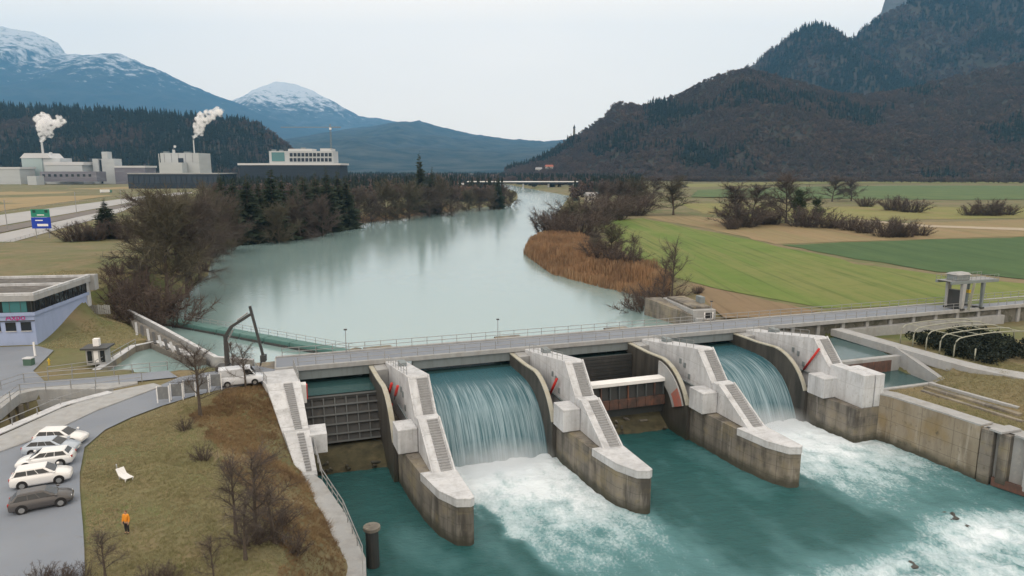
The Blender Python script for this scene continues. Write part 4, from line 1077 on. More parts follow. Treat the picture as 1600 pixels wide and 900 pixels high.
slope_stairs((11.2, .5), (18.9, -2.9), 24, 'stairs'); slope_stairs((19.8, -2.7), (24.8, -5.1), 14, 'stairs')
l, r = lr(18); MB().box(r + .02, r + 1.9, -20.5, -17.2, -5.1, -2.9).build('trunnion_block', M_conc, t, bevel=.05)
l, r = lr(9); MB().box(r + .02, r + .8, -10.2, -9.0, -2.6, -.2).build('drive_box', M_white, t, bevel=.04)
MB().box(r + .82, r + .95, -9.9, -9.2, -2.2, -.4).build('drive_panel', M_red, t)
mb = MB()
for i in range(9):
    tt_ = 3.6 + i * .9; l, r = lr(tt_); mb.beam((l + .15, -tt_, -.1), (l + .15, -tt_, 1.5), .06); mb.beam((r - .15, -tt_, -.1), (r - .15, -tt_, 1.5), .06)
l0, r0 = lr(3.6); l1, r1 = lr(10.8)
for dz in (.85, 1.45): mb.tube([(l0 + .15, -3.6, dz), (l1 + .15, -10.8, dz)], .03, 5); mb.tube([(r0 - .15, -3.6, dz), (r1 - .15, -10.8, dz)], .03, 5)
mb.build('hand_rail', M_rail, t)

# bridge deck over the weir
t = dam('weir_bridge', 'long grey road bridge running across the top of the weir', 'bridge', 0)
MB().box(-16, 160, -3.0, 3.0, -.34, 0).build('deck_slab', M_concmid, t, bevel=.03)
for y0, y1 in ((-3.25, -2.75), (2.75, 3.25)): MB().box(-15.9, 160, y0, y1, -.42, .22).build('kerb', M_concmid, t, bevel=.04)
for a, b in ((-13.0, -2.3), (2.3, BAY - 2.3), (BAY + 2.3, 2 * BAY - 2.3), (2 * BAY + 2.3, 3 * BAY - 2.3)):
    MB().box(a, b, -2.9, -2.2, -1.75, -.36).build('girder', M_steelgrey, t, bevel=.03)
    MB().box(a, b, 2.2, 2.9, -1.75, -.36).build('girder', M_steelgrey, t, bevel=.03)
MB().box(-15.8, 159.9, -2.7, 2.7, .004, .03).build('roadway', M_asph, t)
def railing(name, label, pts, n_rails=2, h=1.1, sp=2.4, group=None):
    """pts in the world; posts set upright along the line"""
    o = thing(name, label, 'railing', pts[0], 0, group); b = Vector(pts[0]); P = [Vector(p) - b for p in pts]
    pm = MB().beam((0, 0, -.1), (0, 0, h), .075).mesh('post', M_rail)
    for i in range(len(P) - 1):
        a, c = P[i], P[i + 1]; n = max(1, round((c - a).length / sp))
        for k in range(n + (i == len(P) - 2)):
            p = link('post', pm, o); p.location = a.lerp(c, k / n)
    for q in range(n_rails):
        z = Vector((0, 0, h * (q + 1) / n_rails - .02)); MB().tube([p + z for p in P], .045, 5).build('rail', M_rail, o)
    return o
railing('railing', 'thin steel railing on the downstream side of the weir bridge', [(*L(-13, 2.95), .2), (*L(159, 2.95), .2)], 2, 1.15, 2.3)
railing('railing', 'thin steel railing on the upstream side of the weir bridge', [(*L(-15, -2.95), .2), (*L(159, -2.95), .2)], 2, 1.15, 2.3)
# wall that carries the deck over the right bank
t = dam('embankment_wall', 'dark mossy stone wall under the right end of the bridge', 'wall', 88)
M_moss = mat('mossy_stone', (.16, .16, .145), .95, [(.5, (.06, .065, .045), .45, .65, .85), (1.5, (.28, .27, .25), .55, .75, .7)], (2, .7, .15))
MB().box(-27.4, 71.5, -2.4, 2.4, -6, -.36).build('wall', M_moss, t)
for i in range(18):
    MB().box(-26 + i * 5.4, -25.3 + i * 5.4, -2.75, -2.38, -6, -.5).build('pilaster', M_concmid, t, bevel=.03)
MB().box(-10, 29, -3.4, -2.45, -3.4, -1.6).build('ledge', M_concmid, t, bevel=.04)

# lamps on the bridge
def lamp(px, py, top, label):
    x, y = g(px, py, .2); h = at(px, top, y)[1]
    o = thing('lamp_post', label, 'lamp', (x, y, .2)); MB().tube([(0, 0, -.2), (0, 0, h - .3)], [.07, .045], 6).build('post', M_rail, o)
    MB().box(-.22, .22, -.14, .14, h - .38, h - .2).build('lamp_head', M_darksteel, o, bevel=.03)
lamp(541, 549, 514, 'small lamp post at the river end of the floating boom')
lamp(778, 536, 498, 'slim lamp post on the weir bridge above the left waterfall')
lamp(1110, 506, 470, 'slim lamp post on the weir bridge near the river intake')

# gates
def gate_frame(s0, s1):
    t = dam('weir_gate', 'dark steel gate with girder framework in the leftmost bay', 'gate', (s0 + s1) / 2); hw = (s1 - s0) / 2 - .12
    a, b = (8.3, -2.55), (10.9, -8.0)
    def pt(k, off=0): return lerp(a[0], b[0], k) + off * .9, lerp(a[1], b[1], k) + off * .42
    pl_ = [pt(0, 0), pt(1, 0), pt(1, .12), pt(0, .12)]
    tz(MB(), pl_, -hw, hw).build('skin_plate', M_darksteel, t)
    for k in (.02, .22, .42, .62, .82, .98):
        p0, p1 = pt(k - .018, .13), pt(k + .018, .13); q1, q0 = pt(k + .018, .62), pt(k - .018, .62); tz(MB(), [p0, p1, q1, q0], -hw, hw).build('girder', M_girder, t)
    for i in range(8):
        x = -hw + .15 + i * (2 * hw - .3) / 7; p0, p1 = pt(0.02, .13), pt(.98, .13); q1, q0 = pt(.98, .5), pt(.02, .5); tz(MB(), [p0, p1, q1, q0], x - .07, x + .07).build('stiffener', M_girder, t)
    tz(MB(), [(7.6, -2.5), (8.9, -2.5), (8.9, -2.85), (7.6, -2.85)], -hw, hw).build('crest_lip', M_darksteel, t)
gate_frame(-13.3, -3.0)
mb = MB(); mb.sheet([[(*L(s, tt_), ZU + .004) for s in np.linspace(-13.3, -2.8, 4)] for tt_ in (3, 5, 8.2)]); tag(mb.build('gate_pool', M_pool, smooth=True), kind='structure')
def overflow_gate(k, label):
    t = dam('weir_gate', label, 'gate', (k + .5) * BAY - .28); hw = 7.15
    tz(MB(), [(5.5, -3.2), (7.6, -3.35), (8.6, -4.0), (9.6, -6.0), (9.9, -9.0), (9.3, -9.0), (8.9, -6.2), (7.9, -4.5), (5.5, -3.8)], -hw, hw).build('skin_plate', M_darksteel, t)
overflow_gate(0, 'steel gate hidden under the left waterfall'); overflow_gate(2, 'steel gate hidden under the right waterfall')
# drained bay with raised gate
t = dam('weir_gate', 'rusty raised gate with a white walkway beam in the drained bay', 'gate', 1.5 * BAY - .28); hw = 7.2
tz(MB(), [(13.0, -2.75), (14.7, -2.75), (14.7, -3.25), (13.0, -3.25)], -hw, hw).build('walkway_beam', M_white, t, bevel=.04)
tz(MB(), [(13.5, -3.27), (14.0, -3.27), (14.2, -5.3), (13.7, -5.3)], -hw, hw).build('upper_plate', M_darksteel, t)
tz(MB(), [(13.6, -5.32), (14.45, -5.32), (14.45, -6.7), (13.6, -6.7)], -hw, hw).build('lower_plate', M_rust, t, bevel=.04)
tz(MB(), [(13.2, -6.72), (14.0, -6.72), (13.9, -7.9), (13.2, -7.9)], -hw, hw).build('sill_beam', M_darksteel, t)
for i in range(11):
    x = -hw + .3 + i * (2 * hw - .6) / 10; tz(MB(), [(14.05, -3.4), (14.45, -3.4), (14.5, -5.25), (14.2, -5.25)], x - .08, x + .08).build('stiffener', M_girder if i % 3 else M_rust, t)
    tz(MB(), [(14.46, -5.4), (14.6, -5.4), (14.6, -6.6), (14.46, -6.6)], x - .1, x + .1).build('rivet_strip', M_rust, t)
arc_plate(MB(), hw - .25, hw - .05, (12.5, -8.1), 4.6, 7.3, 22, 88).build('side_plate', M_concmid, t)
arc_plate(MB(), hw - .32, hw - .26, (12.5, -8.1), 5.3, 7.2, 22, 42).build('red_band', M_redface, t)
t2 = dam('stop_log_wall', 'stacked dark stop logs closing the drained bay under the bridge', 'stop logs', 1.5 * BAY - .28)
for i in range(9): MB().box(-hw, hw, -4.6 - .06 * (i % 2), -4.1, -6.4 + i * .5, -5.95 + i * .5).build('stop_log', M_darksteel, t2, bevel=.03)
mb = MB()
for i in range(5): mb.beam((-hw + .4 + i * .9, -8.5, -5.2), (-hw + 1.2 + i * .9, -12.8, -3.0), .10)
for i in range(3): mb.beam((-hw + .3, -9.5 - i * 1.4, -4.8 + i * .75), (-hw + 4.6, -9.5 - i * 1.4, -4.8 + i * .75), .09)
mb.build('access_ladder_frame', M_rail, t)
# sills
M_sill = mat('shaded_algae_sill', (.08, .075, .045), .9, [(.5, (.035, .033, .022), .4, .65, .8), ((.6, .6, 2), (.14, .12, .07), .5, .75, .7)], (2, .5, .1))  # algae olive, darkened overall to paint in the shade below the gate
for a, b, lb in ((-13.4, -2.1, 'algae-stained concrete sill below the gate of the leftmost bay'), (BAY + 2.05, 2 * BAY - 2.1, 'wet concrete sill with rubble in the drained bay'), (2.1, BAY - 2.1, 'concrete sill hidden under the left waterfall'), (2 * BAY + 2.1, 3 * BAY - 2.1, 'concrete sill hidden under the right waterfall')):
    o = dam('weir_sill', lb, 'sill', (a + b) / 2); h_ = (b - a) / 2
    tz(MB(), [(5, -13.5), (5, -8.2), (12.3, -8.2), (13.2, -8.6), (16.5, -10.6), (18, -13.5)] if 'hidden' not in lb else [(5, -13.5), (5, -9.0), (10, -9.0), (12, -10.6), (13, -13.5)], -h_, h_).build('sill', M_sill, o)
    if 'rubble' in lb or 'algae' in lb:
        rr = random.Random(int(a))
        for i in range(9):
            x = rr.uniform(-h_ + 1, h_ - 1); mb = MB(); tt_ = rr.uniform(13.4, 15.8); z = float(np.interp(tt_, [13.2, 16.5], [-8.6, -10.6]))
            mb.box(-.35, .35, -.2, .2, -.15, .15); ob = mb.build('boulder', M_concold, o, bevel=.08); ob.location = (x, -tt_, z + .1); ob.rotation_euler = (rr.random(), rr.random(), rr.random() * 3); ob.scale = (rr.uniform(.6, 2.2), rr.uniform(.6, 1.4), 1)

# ============================================================ WALLS OF THE LOWER RIVER
def st_wall(name, label, pts, th, m, side, coping=None):
    o = thing(name, label, 'wall', (*L(*pts[0][:2]), 0)); bx, by = L(*pts[0][:2])
    q = [(L(s, t_)[0] - bx, L(s, t_)[1] - by, z0, z1) for s, t_, z0, z1 in pts]
    wall_loft(MB(), q, th, side).build('wall', m, o)
    if coping: wall_loft(MB(), [(x, y, z1 + .003, z1 + coping) for x, y, z0, z1 in q], th + .14, side).build('coping', M_concmid, o, bevel=.03)
    return o
st_wall('river_wall', 'curved concrete wall with coping along the foot of the left bank', [(-12.4, 25.7, -13.5, -5.3), (-11.6, 27.5, -13.5, -5.2), (-10, 35, -13.5, -5.2), (-9, 43, -13.5, -5.4), (-9.4, 47, -13.5, -5.5), (-10, 70, -13.5, -5.8)], 1.7, M_concold, .03, .16)
railing('railing', 'railing curving along the river wall below the left abutment', [(*L(*p), z) for p, z in (((-12.0, 20.5), -4.2), ((-11.5, 27.5), -5.0), ((-10.05, 35), -5.0), ((-9.2, 43), -5.2), ((-9.55, 47), -5.3), ((-10.1, 60), -5.6))], 2, 1.1, 1.8)
o = thing('mooring_dolphin', 'dark round concrete column standing in the water by the left wall', 'column', (*L(-7.7, 36.5), ZD))
MB().tube([(0, 0, -3), (0, 0, 3.6)], [.62, .58], 14).build('shaft', M_darksteel, o, smooth=False); MB().tube([(0, 0, 3.61), (0, 0, 3.9)], [.78, .78], 14).build('cap', M_concold, o)
M_stained = mat('stained_wall', (.27, .24, .19), .92, [((.5, .5, .12), (.12, .10, .075), .45, .68, .85), ((.9, .9, .10), (.47, .45, .41), .56, .72, .75), (.22, (.24, .18, .09), .48, .66, .7), (1.4, (.08, .075, .06), .6, .75, .7)], (3, .5, .06))
add_joints(M_stained, 1.7, 4.1, -9.9, .5)
o = st_wall('retaining_wall', 'tall stained concrete wall of the lower river on the right', [(58.3, 19, -13.5, -4.4), (58.5, 20.5, -13.5, -4.3), (60.85, 29, -13.5, -3.6), (61.5, 36, -13.5, -3.5), (61.9, 41, -13.5, -3.45)], 2.0, M_stained, .98, .22)
# buttressed end of the wall
bx, by = L(62, 41)
t = thing('buttressed_wall', 'concrete wall with tall pillars and rusty waler at the right edge', 'wall', (bx, by, 0), TH)
wall_loft(MB(), [(.3, -.0, -13.5, -3.5), (1.6, -5.0, -13.5, -3.5), (3.0, -16, -13.5, -3.6), (5.2, -29, -13.5, -3.6), (5.6, -60, -13.5, -3.6)], 2.4, .97).build('wall', M_concmid, t)
for i, (x, y, w_) in enumerate([(.1, -.9, 1.3), (.55, -2.6, 1.1), (1.2, -5.0, .7), (1.65, -7.6, .7), (2.0, -10.4, .8), (2.45, -13.4, .8), (2.85, -16.4, .8), (3.4, -19.4, .8)]):
    mb = MB(); mb.box(-.45, .75, -w_ / 2, w_ / 2, -13.5 if i == 0 else -9.4, -3.5); ob = mb.build('pillar', M_concold if i < 2 else M_concmid, t, bevel=.04); ob.location = (x, y, 0); ob.rotation_euler = (0, 0, R(10))
wall_loft(MB(), [(.1, -1.8, -9.9, -8.9), (1.25, -6.2, -9.9, -8.9), (2.5, -16.5, -9.9, -8.9), (4.2, -27, -9.9, -8.9)], .35, .5).build('waler', M_rust, t)
for i, (y, x) in enumerate([(-1.6, .3), (-4.0, 1.2), (-6.6, 2.1), (-9.2, 2.9)]): MB().box(x - .6, x + 2.6, y - .9, y + .5, -3.48 - i * .012, -3.2 - i * .012).build('cap_slab', M_concmid, t, bevel=.04)
# rocks in the rapids
rr = random.Random(4)
for i, (px, py, r_, lb) in enumerate([(1478, 800, .55, 'dark wet rock at the head of the rapids'), (1488, 806, .8, 'largest dark rock breaking the surface of the rapids'), (1512, 822, .6, 'small dark rock in the rapids right of the largest'), (1420, 880, .6, 'low dark rock washed over in the middle of the rapids'), (1540, 812, .45, 'small dark rock near the right wall in the rapids')]):
    b = bmesh.new(); bmesh.ops.create_icosphere(b, subdivisions=3, radius=1)
    for q in b.verts: q.co *= .75 + .6 * noise.noise(q.co * 1.3 + Vector((i * 7, 0, 0)))
    me = bpy.data.meshes.new('rock'); b.to_mesh(me); b.free(); me.materials.append(mat('wet_rock', (.05, .05, .048), .35, [(1.5, (.09, .085, .075), .45, .7, .7)]))
    ob = link('rock', me); x, y = g(px, py, ZD); ob.location = (x, y, ZD - .28); ob.scale = (r_ * 1.5, r_, r_ * .75); ob.rotation_euler = (0, 0, i); tag(ob, lb, 'rock')

# ============================================================ RIGHT BANK
for nm, poly, zz in (('upper_pool', [(60.6, 5), (77, 5), (74, 17.6), (60.6, 17.6)], -2.3), ('lower_pool', [(60.9, 18.4), (74.5, 18.4), (73, 26.6), (61.0, 26.6)], -4.25)):
    o = poly_sheet(nm, [L(*p) for p in poly], zz, M_pool)
t = dam('pool_wall', 'dark concrete drop wall between the two shallow pools', 'wall', 60.7)
MB().box(0, 14.5, -18.4, -17.5, -5.2, -2.0).build('wall', M_concmid, t, bevel=.04)
MB().box(0.2, 12, -18.46, -18.41, -4.4, -2.5).build('wet_face', M_rust, t)
MB().quadbox([(12.3, -27, -5), (13.1, -27, -5), (15.0, -17, -5), (14.0, -17, -5), (12.3, -27, -3.3), (13.1, -27, -3.3), (15.0, -17, -1.0), (14.0, -17, -1.0)]).build('wing_wall', M_concmid, t)
MB().box(.9, 12.7, -27.1, -26.5, -5, -3.35).build('end_wall', M_concmid, t, bevel=.04)
t = dam('walkway', 'pale concrete path in front of the vine arches', 'path', 75.8); tag(t, kind='structure')
loft(MB(), [[(-1.2, -4, -2.2), (1.2, -4, -2.2), (1.2, -4, -1.02), (-1.2, -4, -1.02)], [(-.8, -24, -2.4), (1.8, -24, -2.4), (1.8, -24, -1.05), (-.8, -24, -1.05)], [(-.4, -29, -2.4), (2.6, -29, -2.4), (2.6, -29, -1.08), (-.4, -29, -1.08)], [(1.8, -35, -2.4), (5.8, -35, -2.4), (5.8, -35, -1.1), (1.8, -35, -1.1)]]).build('slab', M_concmid, t, bevel=.04)
for i in range(3):
    s0, t0, s1, t1 = 70.3 - 1.7 * i, 27.0 + .9 * i, 71.8 - 1.9 * i, 38.3 + 1.6 * i
    o = dam('stone_edging', ['uppermost', 'middle', 'lowest'][i] + ' stone edging of the stepped terrace on the right', 'edging', s0, t0)
    wall_loft(MB(), [(0, 0, -4.2, -3.15 - .1 * i), (s1 - s0, -(t1 - t0), -4.2, -3.1 - .1 * i)], .55 if i != 1 else .9).build('edging_stone', M_concold if i else M_concmid, o, bevel=.05)

M_archp = mat('pale_arch_paint', (.30, .31, .26), .6, [(1., (.38, .39, .32), .45, .75, .7)])
M_vine = mat('dark_vines', (.010, .017, .013), .85, [(.8, (.035, .045, .028), .45, .7, .7)])
t = dam('vine_pergola', 'row of pale steel arches overgrown with dark vines on the right bank', 'pergola', 78.2, 15)
rs = np.random.RandomState(3)
for i in range(6):
    y = .2 - i * 2.3; h = 2.3
    pts = [(0, y, -1.3), (0, y, h - 1.6), (.25, y, h - 1.0), (.8, y, h - .62)] + [(x, y + (0), h - .6 + .35 * math.sin(PI * x / 15) - .0 * x) for x in np.linspace(2, 14, 9)] + [(15.2, y, h - 1.2), (15.6, y, -1.3)]
    if i == 5: pts = [(1.2, y, -1.3), (1.2, y, h - 1.6)]
    MB().tube(pts, .09, 8).build('arch', M_archp, t, smooth=True)
    v, f = [], []
    if i < 5:
        for k in range(64):
            leaf_clump(v, f, np.array([rs.uniform(.9, 15), y - rs.uniform(.2, 2.2), rs.uniform(-1.1, h - 1.75)]), .7, 44, .2, rs)
    else:
        for k in range(40):
            leaf_clump(v, f, np.array([rs.uniform(1, 15), y - rs.uniform(.0, 3.0), rs.uniform(-1.2, .3)]), .7, 34, .22, rs)
    link('vines', mesh_vf('vines', v, f, M_vine), t)
for k in range(4):
    x = 1.5 + k * 4; MB().tube([(x, .2, 1.77), (x, -9.0, 1.77)], .06, 6).build('purlin', M_archp, t)

# gantry crane on the bridge
gxw, gyw = g(1490, 481, .2)
t = thing('gantry_crane', 'grey gantry crane standing on the right end of the bridge', 'crane', (gxw, gyw, .03), TH)
for x, w_ in ((0, .95), (5.0, .55)):
    for y in (-1.5, 1.5):
        loft(MB(), [[(x - w_ / 2 * .6, y - .25, 0), (x + w_ / 2 * .6, y - .25, 0), (x + w_ / 2 * .6, y + .25, 0), (x - w_ / 2 * .6, y + .25, 0)], [(x - w_ / 2, y - .3, 5.0), (x + w_ / 2, y - .3, 5.0), (x + w_ / 2, y + .3, 5.0), (x - w_ / 2, y + .3, 5.0)]]).build('leg', M_steelgrey if x else M_concmid, t, bevel=.03)
    MB().box(x - .45, x + .45, -1.9, 1.9, 0, .35).build('bogie', M_darksteel, t, bevel=.03)
MB().box(-.2, 1.0, -1.3, 1.3, .4, 3.6).build('cabinet', M_darksteel, t, bevel=.04)
for y in (-1.55, 1.55): MB().box(-3.2, 8.6, y - .22, y + .22, 5.02, 5.55).build('main_beam', M_steelgrey, t, bevel=.03)
MB().box(-3.1, 8.5, -1.3, 1.3, 5.5, 5.58).build('platform', M_rail, t)
h_ = MB().box(-1.3, 1.9, -1.1, 1.1, 5.6, 6.6).build('winch_house', M_steelgrey, t, bevel=.05)
loft(MB(), [[(-1.5, -1.3, 6.62), (2.1, -1.3, 6.62), (2.1, 1.3, 6.62), (-1.5, 1.3, 6.62)], [(-1.2, -.7, 7.0), (1.8, -.7, 7.0), (1.8, .7, 7.0), (-1.2, .7, 7.0)]]).build('roof', M_concmid, h_)
mb = MB()
for x in np.arange(-3.1, 8.6, 1.16):
    for y in (-1.7, 1.7): mb.beam((x, y, 5.5), (x, y, 6.5), .05)
for y in (-1.7, 1.7):
    for z in (6.0, 6.5): mb.tube([(-3.1, y, z), (8.5, y, z)], .03, 5)
mb.build('guard_rail', M_rail, t)
mb = MB(); mb.beam((1.1, -2.1, .1), (1.9, -2.1, 5.2), .5, .08); [mb.beam((1.1 + .8 * k / 12, -2.35, .1 + 5.1 * k / 12), (1.1 + .8 * k / 12, -1.85, .1 + 5.1 * k / 12), .07) for k in range(12)]; mb.build('ladder', M_archp, t)
MB().box(3.0, 3.6, -.35, .35, 2.9, 3.5).build('hook_block', mat('yellow_paint', (.62, .45, .04), .5), t, bevel=.05); MB().tube([(3.3, 0, 3.5), (3.3, 0, 5.5)], .04, 5).build('cable', M_darksteel, t)

# river intake on the right bank
ix, iy = g(1100, 500, 0)
t = thing('river_intake', 'grey concrete river intake with a dark opening beside the upper water', 'intake', (ix, iy + 3, 0), R(12))
MB().box(-1.2, 3.2, 0, 13, -6, 1.1).build('block', M_concmid, t, bevel=.05)
tz_ = MB(); tz_.prism([(-1.25, 0), (-4.6, 14), (-1.25, 14)], lambda x, y: (x, y, -6), lambda x, y: (x, y, .2 + .06 * y)); tz_.build('wing_wall', M_concold, t)
MB().box(-.9, .9, -1.2, -.02, -6, -.2).build('front_wall', M_concmid, t, bevel=.05)
MB().box(.95, 2.5, -.06, .2, -2.3, .55).build('opening', M_black, t)
for x0, x1, z0, z1 in ((.85, 1.05, -2.4, .7), (2.45, 2.65, -2.4, .7), (1.06, 2.44, -.7, -.5)): MB().box(x0, x1, -.16, -.065, z0, z1).build('frame', M_white, t)
MB().box(-.8, 2.8, 1.2, 12, 1.11, 1.5).build('top_slab', M_concold, t, bevel=.05)
MB().box(2.2, 3.1, 4, 6, 1.51, 2.7).build('hoist_box', M_steelgrey, t, bevel=.05)
mb = MB(); wx_, wy_ = g(1050, 470, 0)
o = thing('timber_jetty', 'dark timber jetty post and beam at the water edge by the intake', 'jetty', (wx_, wy_, ZU))
MB().box(-3, 3.5, -.3, .3, .5, .85).build('beam', M_bark, o)
for x in (-2.6, 0, 2.8): MB().tube([(x, 0, -3), (x, 0, 1.2)], .18, 7).build('post', M_bark, o)

# ============================================================ LEFT: INTAKE CANAL, QUAY AND BOOM
def world_wall(name, label, pts, th, m, side=.5, cop=None):
    o = thing(name, label, 'wall', (pts[0][0], pts[0][1], 0)); b = pts[0]; q = [(x - b[0], y - b[1], z0, z1) for x, y, z0, z1 in pts]
    wall_loft(MB(), q, th, side).build('wall', m, o)
    if cop: wall_loft(MB(), [(x, y, z1 + .003, z1 + cop) for x, y, z0, z1 in q], th + .12, side).build('coping', M_conc, o, bevel=.03)
    return o
pA, pB, pC = g(197, 484), g(255, 514), g(338, 560)
world_wall('quay_wall', 'long pale coping wall between the upper river and the intake canal', [(*pA, -7, .15), (*pB, -7, .15), (*pC, -7, .15), (*L(-18.8, -2.6), -7, .05)], .45, M_concmid, .5, .14)
t = thing('quay_deck', 'dark concrete quay with trash rack beside the intake canal', 'quay', (*g(230, 530), 0))
bx, by = g(230, 530)
q = [(x - bx, y - by) for x, y in [g(202, 493), g(255, 521), g(322, 558), g(300, 562), g(248, 540), g(214, 524)]]
MB().plate(q, -6, -.2).build('deck', mat('dark_quay', (.13, .125, .115), .95, [(.6, (.22, .21, .19), .5, .72, .7)]), t)
for i in range(9):
    a = Vector(g(212 + i * 9, 503 + i * 5.1)); b = Vector(g(214 + i * 9.5, 523 + i * 4.3)); MB().beam((a.x - bx, a.y - by, -.12), (b.x - bx, b.y - by, -.12), .35, .16).build('rack_beam', M_darksteel if i % 2 else M_concmid, t)
c1, c2, c3 = g(142, 585, -.3), g(208, 542, -.3), g(245, 534, -.3); c4 = g(302, 557, -.3)
world_wall('canal_wall', 'dark concrete wall of the intake canal below the powerhouse bank', [(*c1, -5.5, -.2), (*c2, -5.5, -.2), (*c3, -5.5, -.25), (*c4, -5.5, -.25)], .8, M_concold, .5, .12)
# floating boom
M_boom = mat('green_boom', (.075, .17, .16), .6, [((.15, .15, 1), (.12, .22, .21), .4, .7, .7), (2., (.05, .10, .095), .5, .75, .5)])
a = Vector((*g(218, 488, -1.2), 0)); b = Vector((*g(546, 546, -1.2), 0)); d = b - a; ln = d.length
t = thing('floating_boom', 'long green floating boom lying across the mouth of the intake', 'boom', (a.x, a.y, ZU), math.atan2(d.y, d.x))
ns = 9
for i in range(ns):
    x0 = ln * i / ns + .08; x1 = ln * (i + 1) / ns - .08
    MB().box(x0, x1, -1.0, 1.0, -.5, .95).build('float', M_boom, t, bevel=.12)
    MB().box(x0 + .1, x1 - .1, -1.25, -1.02, -.3, .35).build('fender', M_darksteel, t, bevel=.05)
MB().box(ln + .05, ln + 1.4, -1.3, 1.3, -1.5, 1.3).build('end_block', M_concold, t, bevel=.1)
mb = MB()
for x in np.arange(.3, ln, 2.2): mb.beam((x, .85, .9), (x, .85, 1.9), .05)
mb.tube([(.3, .85, 1.88), (ln, .85, 1.88)], .035, 5); mb.tube([(.3, .85, 1.4), (ln, .85, 1.4)], .03, 5); mb.build('hand_rail', M_rail, t)

# sunken tailrace crossed by the road
P_ = [Vector(p) for p in PIT]
t = thing('road_bridge', 'low concrete road bridge over the dark sunken channel', 'bridge', (*g(60, 605), 0)); bx, by = g(60, 605)
q = [(x - bx, y - by) for x, y in [g(-90, 672), g(0, 641), g(30, 617), g(60, 610), g(168, 609), g(215, 600), g(215, 597), g(60, 606), g(25, 613), g(-90, 650)]]
MB().plate(q, -1.1, .12).build('parapet_beam', M_concmid, t, bevel=.03)
q = [(x - bx, y - by) for x, y in [g(30, 622, -.8), g(160, 618, -.8), g(160, 613, -.8), g(30, 614, -.8)]]
MB().plate(q, -2.4, -1.12).build('girder', M_concmid, t, bevel=.03)
for k in range(3):
    x, y = g(12 + k * 14, 640 - k * 6, -1.2); MB().box(x - bx - .5, x - bx + .5, y - by - .4, y - by + .4, -6, -1.12).build('pier', M_concold, t, bevel=.03)
world_wall('channel_wall', 'sloping concrete wall along the sunken channel beside the car park', [(*g(-90, 712), -6, .1), (*g(0, 675), -6, .1), (*g(95, 634), -6, .1), (*g(170, 614), -6, .1)], 1.0, M_concold, .2, .15)
o = poly_sheet('pavement', [g(*p) for p in [(-100, 722), (0, 683), (95, 640), (172, 613), (240, 600), (252, 604), (150, 642), (60, 684), (-30, 716), (-100, 745)]], .12, M_concmid, .03, 3)
railing('railing', 'railing along the far edge of the road bridge', [(*g(-60, 640), .1), (*g(2, 610), .1), (*g(38, 598), .1), (*g(150, 589), .1), (*g(262, 578), .1)], 2, 1.1, 2.3)
railing('railing', 'railing along the near edge of the road bridge over the channel', [(*g(-60, 655), .12), (*g(0, 640), .12), (*g(32, 616), .12), (*g(150, 606), .12), (*g(222, 597), .12)], 2, 1.1, 2.3)
railing('railing', 'railing along the sunken channel beside the car park', [(*g(-30, 690), .2), (*g(20, 668), .2), (*g(95, 635), .2), (*g(150, 618), .2)], 1, .9, 3.0)
railing('railing', 'fence along the canal wall below the grass bank', [(*g(75, 585), 0), (*g(150, 575), 0), (*g(212, 540), 0)], 2, 1.0, 2.4)
o = thing('kerb', 'low stone kerb between the road and the pavement', 'kerb', (*g(60, 686), 0)); bx, by = g(60, 686)
wall_loft(MB(), [(x - bx, y - by, -.1, .2) for x, y in [g(-100, 747), g(-30, 718), g(60, 686), g(150, 643), g(252, 605)]], .22).build('kerb_stone', M_concmid, o, bevel=.03)

# trash rake crane
x, y = g(356, 578)
t = thing('rake_crane', 'dark articulated rake crane with its arm hanging over the intake', 'crane', (x, y, 0), R(8))
MB().box(-1.3, 1.3, -1, 1, 0, .7).build('carriage', M_darksteel, t, bevel=.08)
MB().tube([(0, 0, .5), (0, 0, 4.6)], [.34, .26], 10).build('column', M_darksteel, t)
MB().beam((-.1, 0, 4.4), (.9, 0, 5.9), .42, .42).build('boom', M_darksteel, t, bevel=.05)
MB().beam((.8, 0, 5.8), (3.35, 0, 7.4), .36, .36).build('boom', M_darksteel, t, bevel=.05)
MB().tube([(.2, 0, 3.9), (1.0, 0, 5.4)], .11, 8).build('cylinder', M_rail, t)
MB().tube([(1.6, .0, 6.65), (3.0, 0, 7.6)], .1, 8).build('cylinder', M_rail, t)
MB().beam((3.3, 0, 8.5), (4.55, 0, 1.9), .4, .3).build('stick', M_darksteel, t, bevel=.04)
g_ = MB().box(4.25, 4.95, -.5, .5, 1.0, 1.9).build('grab', M_darksteel, t, bevel=.08)
for k in range(5): MB().beam((4.3 + .0, -.4 + .2 * k, 1.05), (4.15, -.4 + .2 * k, .4), .06).build('tine', M_darksteel, g_)

# display boards on the kerb
for i in range(5):
    px, py = [(256, 630), (277, 625), (297, 620), (318, 614), (338, 609)][i]; x, y = g(px, py)
    o = thing('display_board', 'grey display board, %s in the row beside the road' % ['nearest the car park', 'second from the car park', 'third from the car park', 'fourth from the car park', 'closest to the white van'][i], 'board', (x, y, .02), R(14), 'display boards in a row')
    MB().box(-.52, .52, -.04, .04, .45, 1.9).build('panel', mat('board_print', (.17, .185, .20), .5, [(2.5, (.26, .27, .28), .5, .7, .6)]), o)
    for s in (-.62, .62): MB().beam((s, 0, -.1), (s, 0, 1.98), .09).build('post', M_white, o)

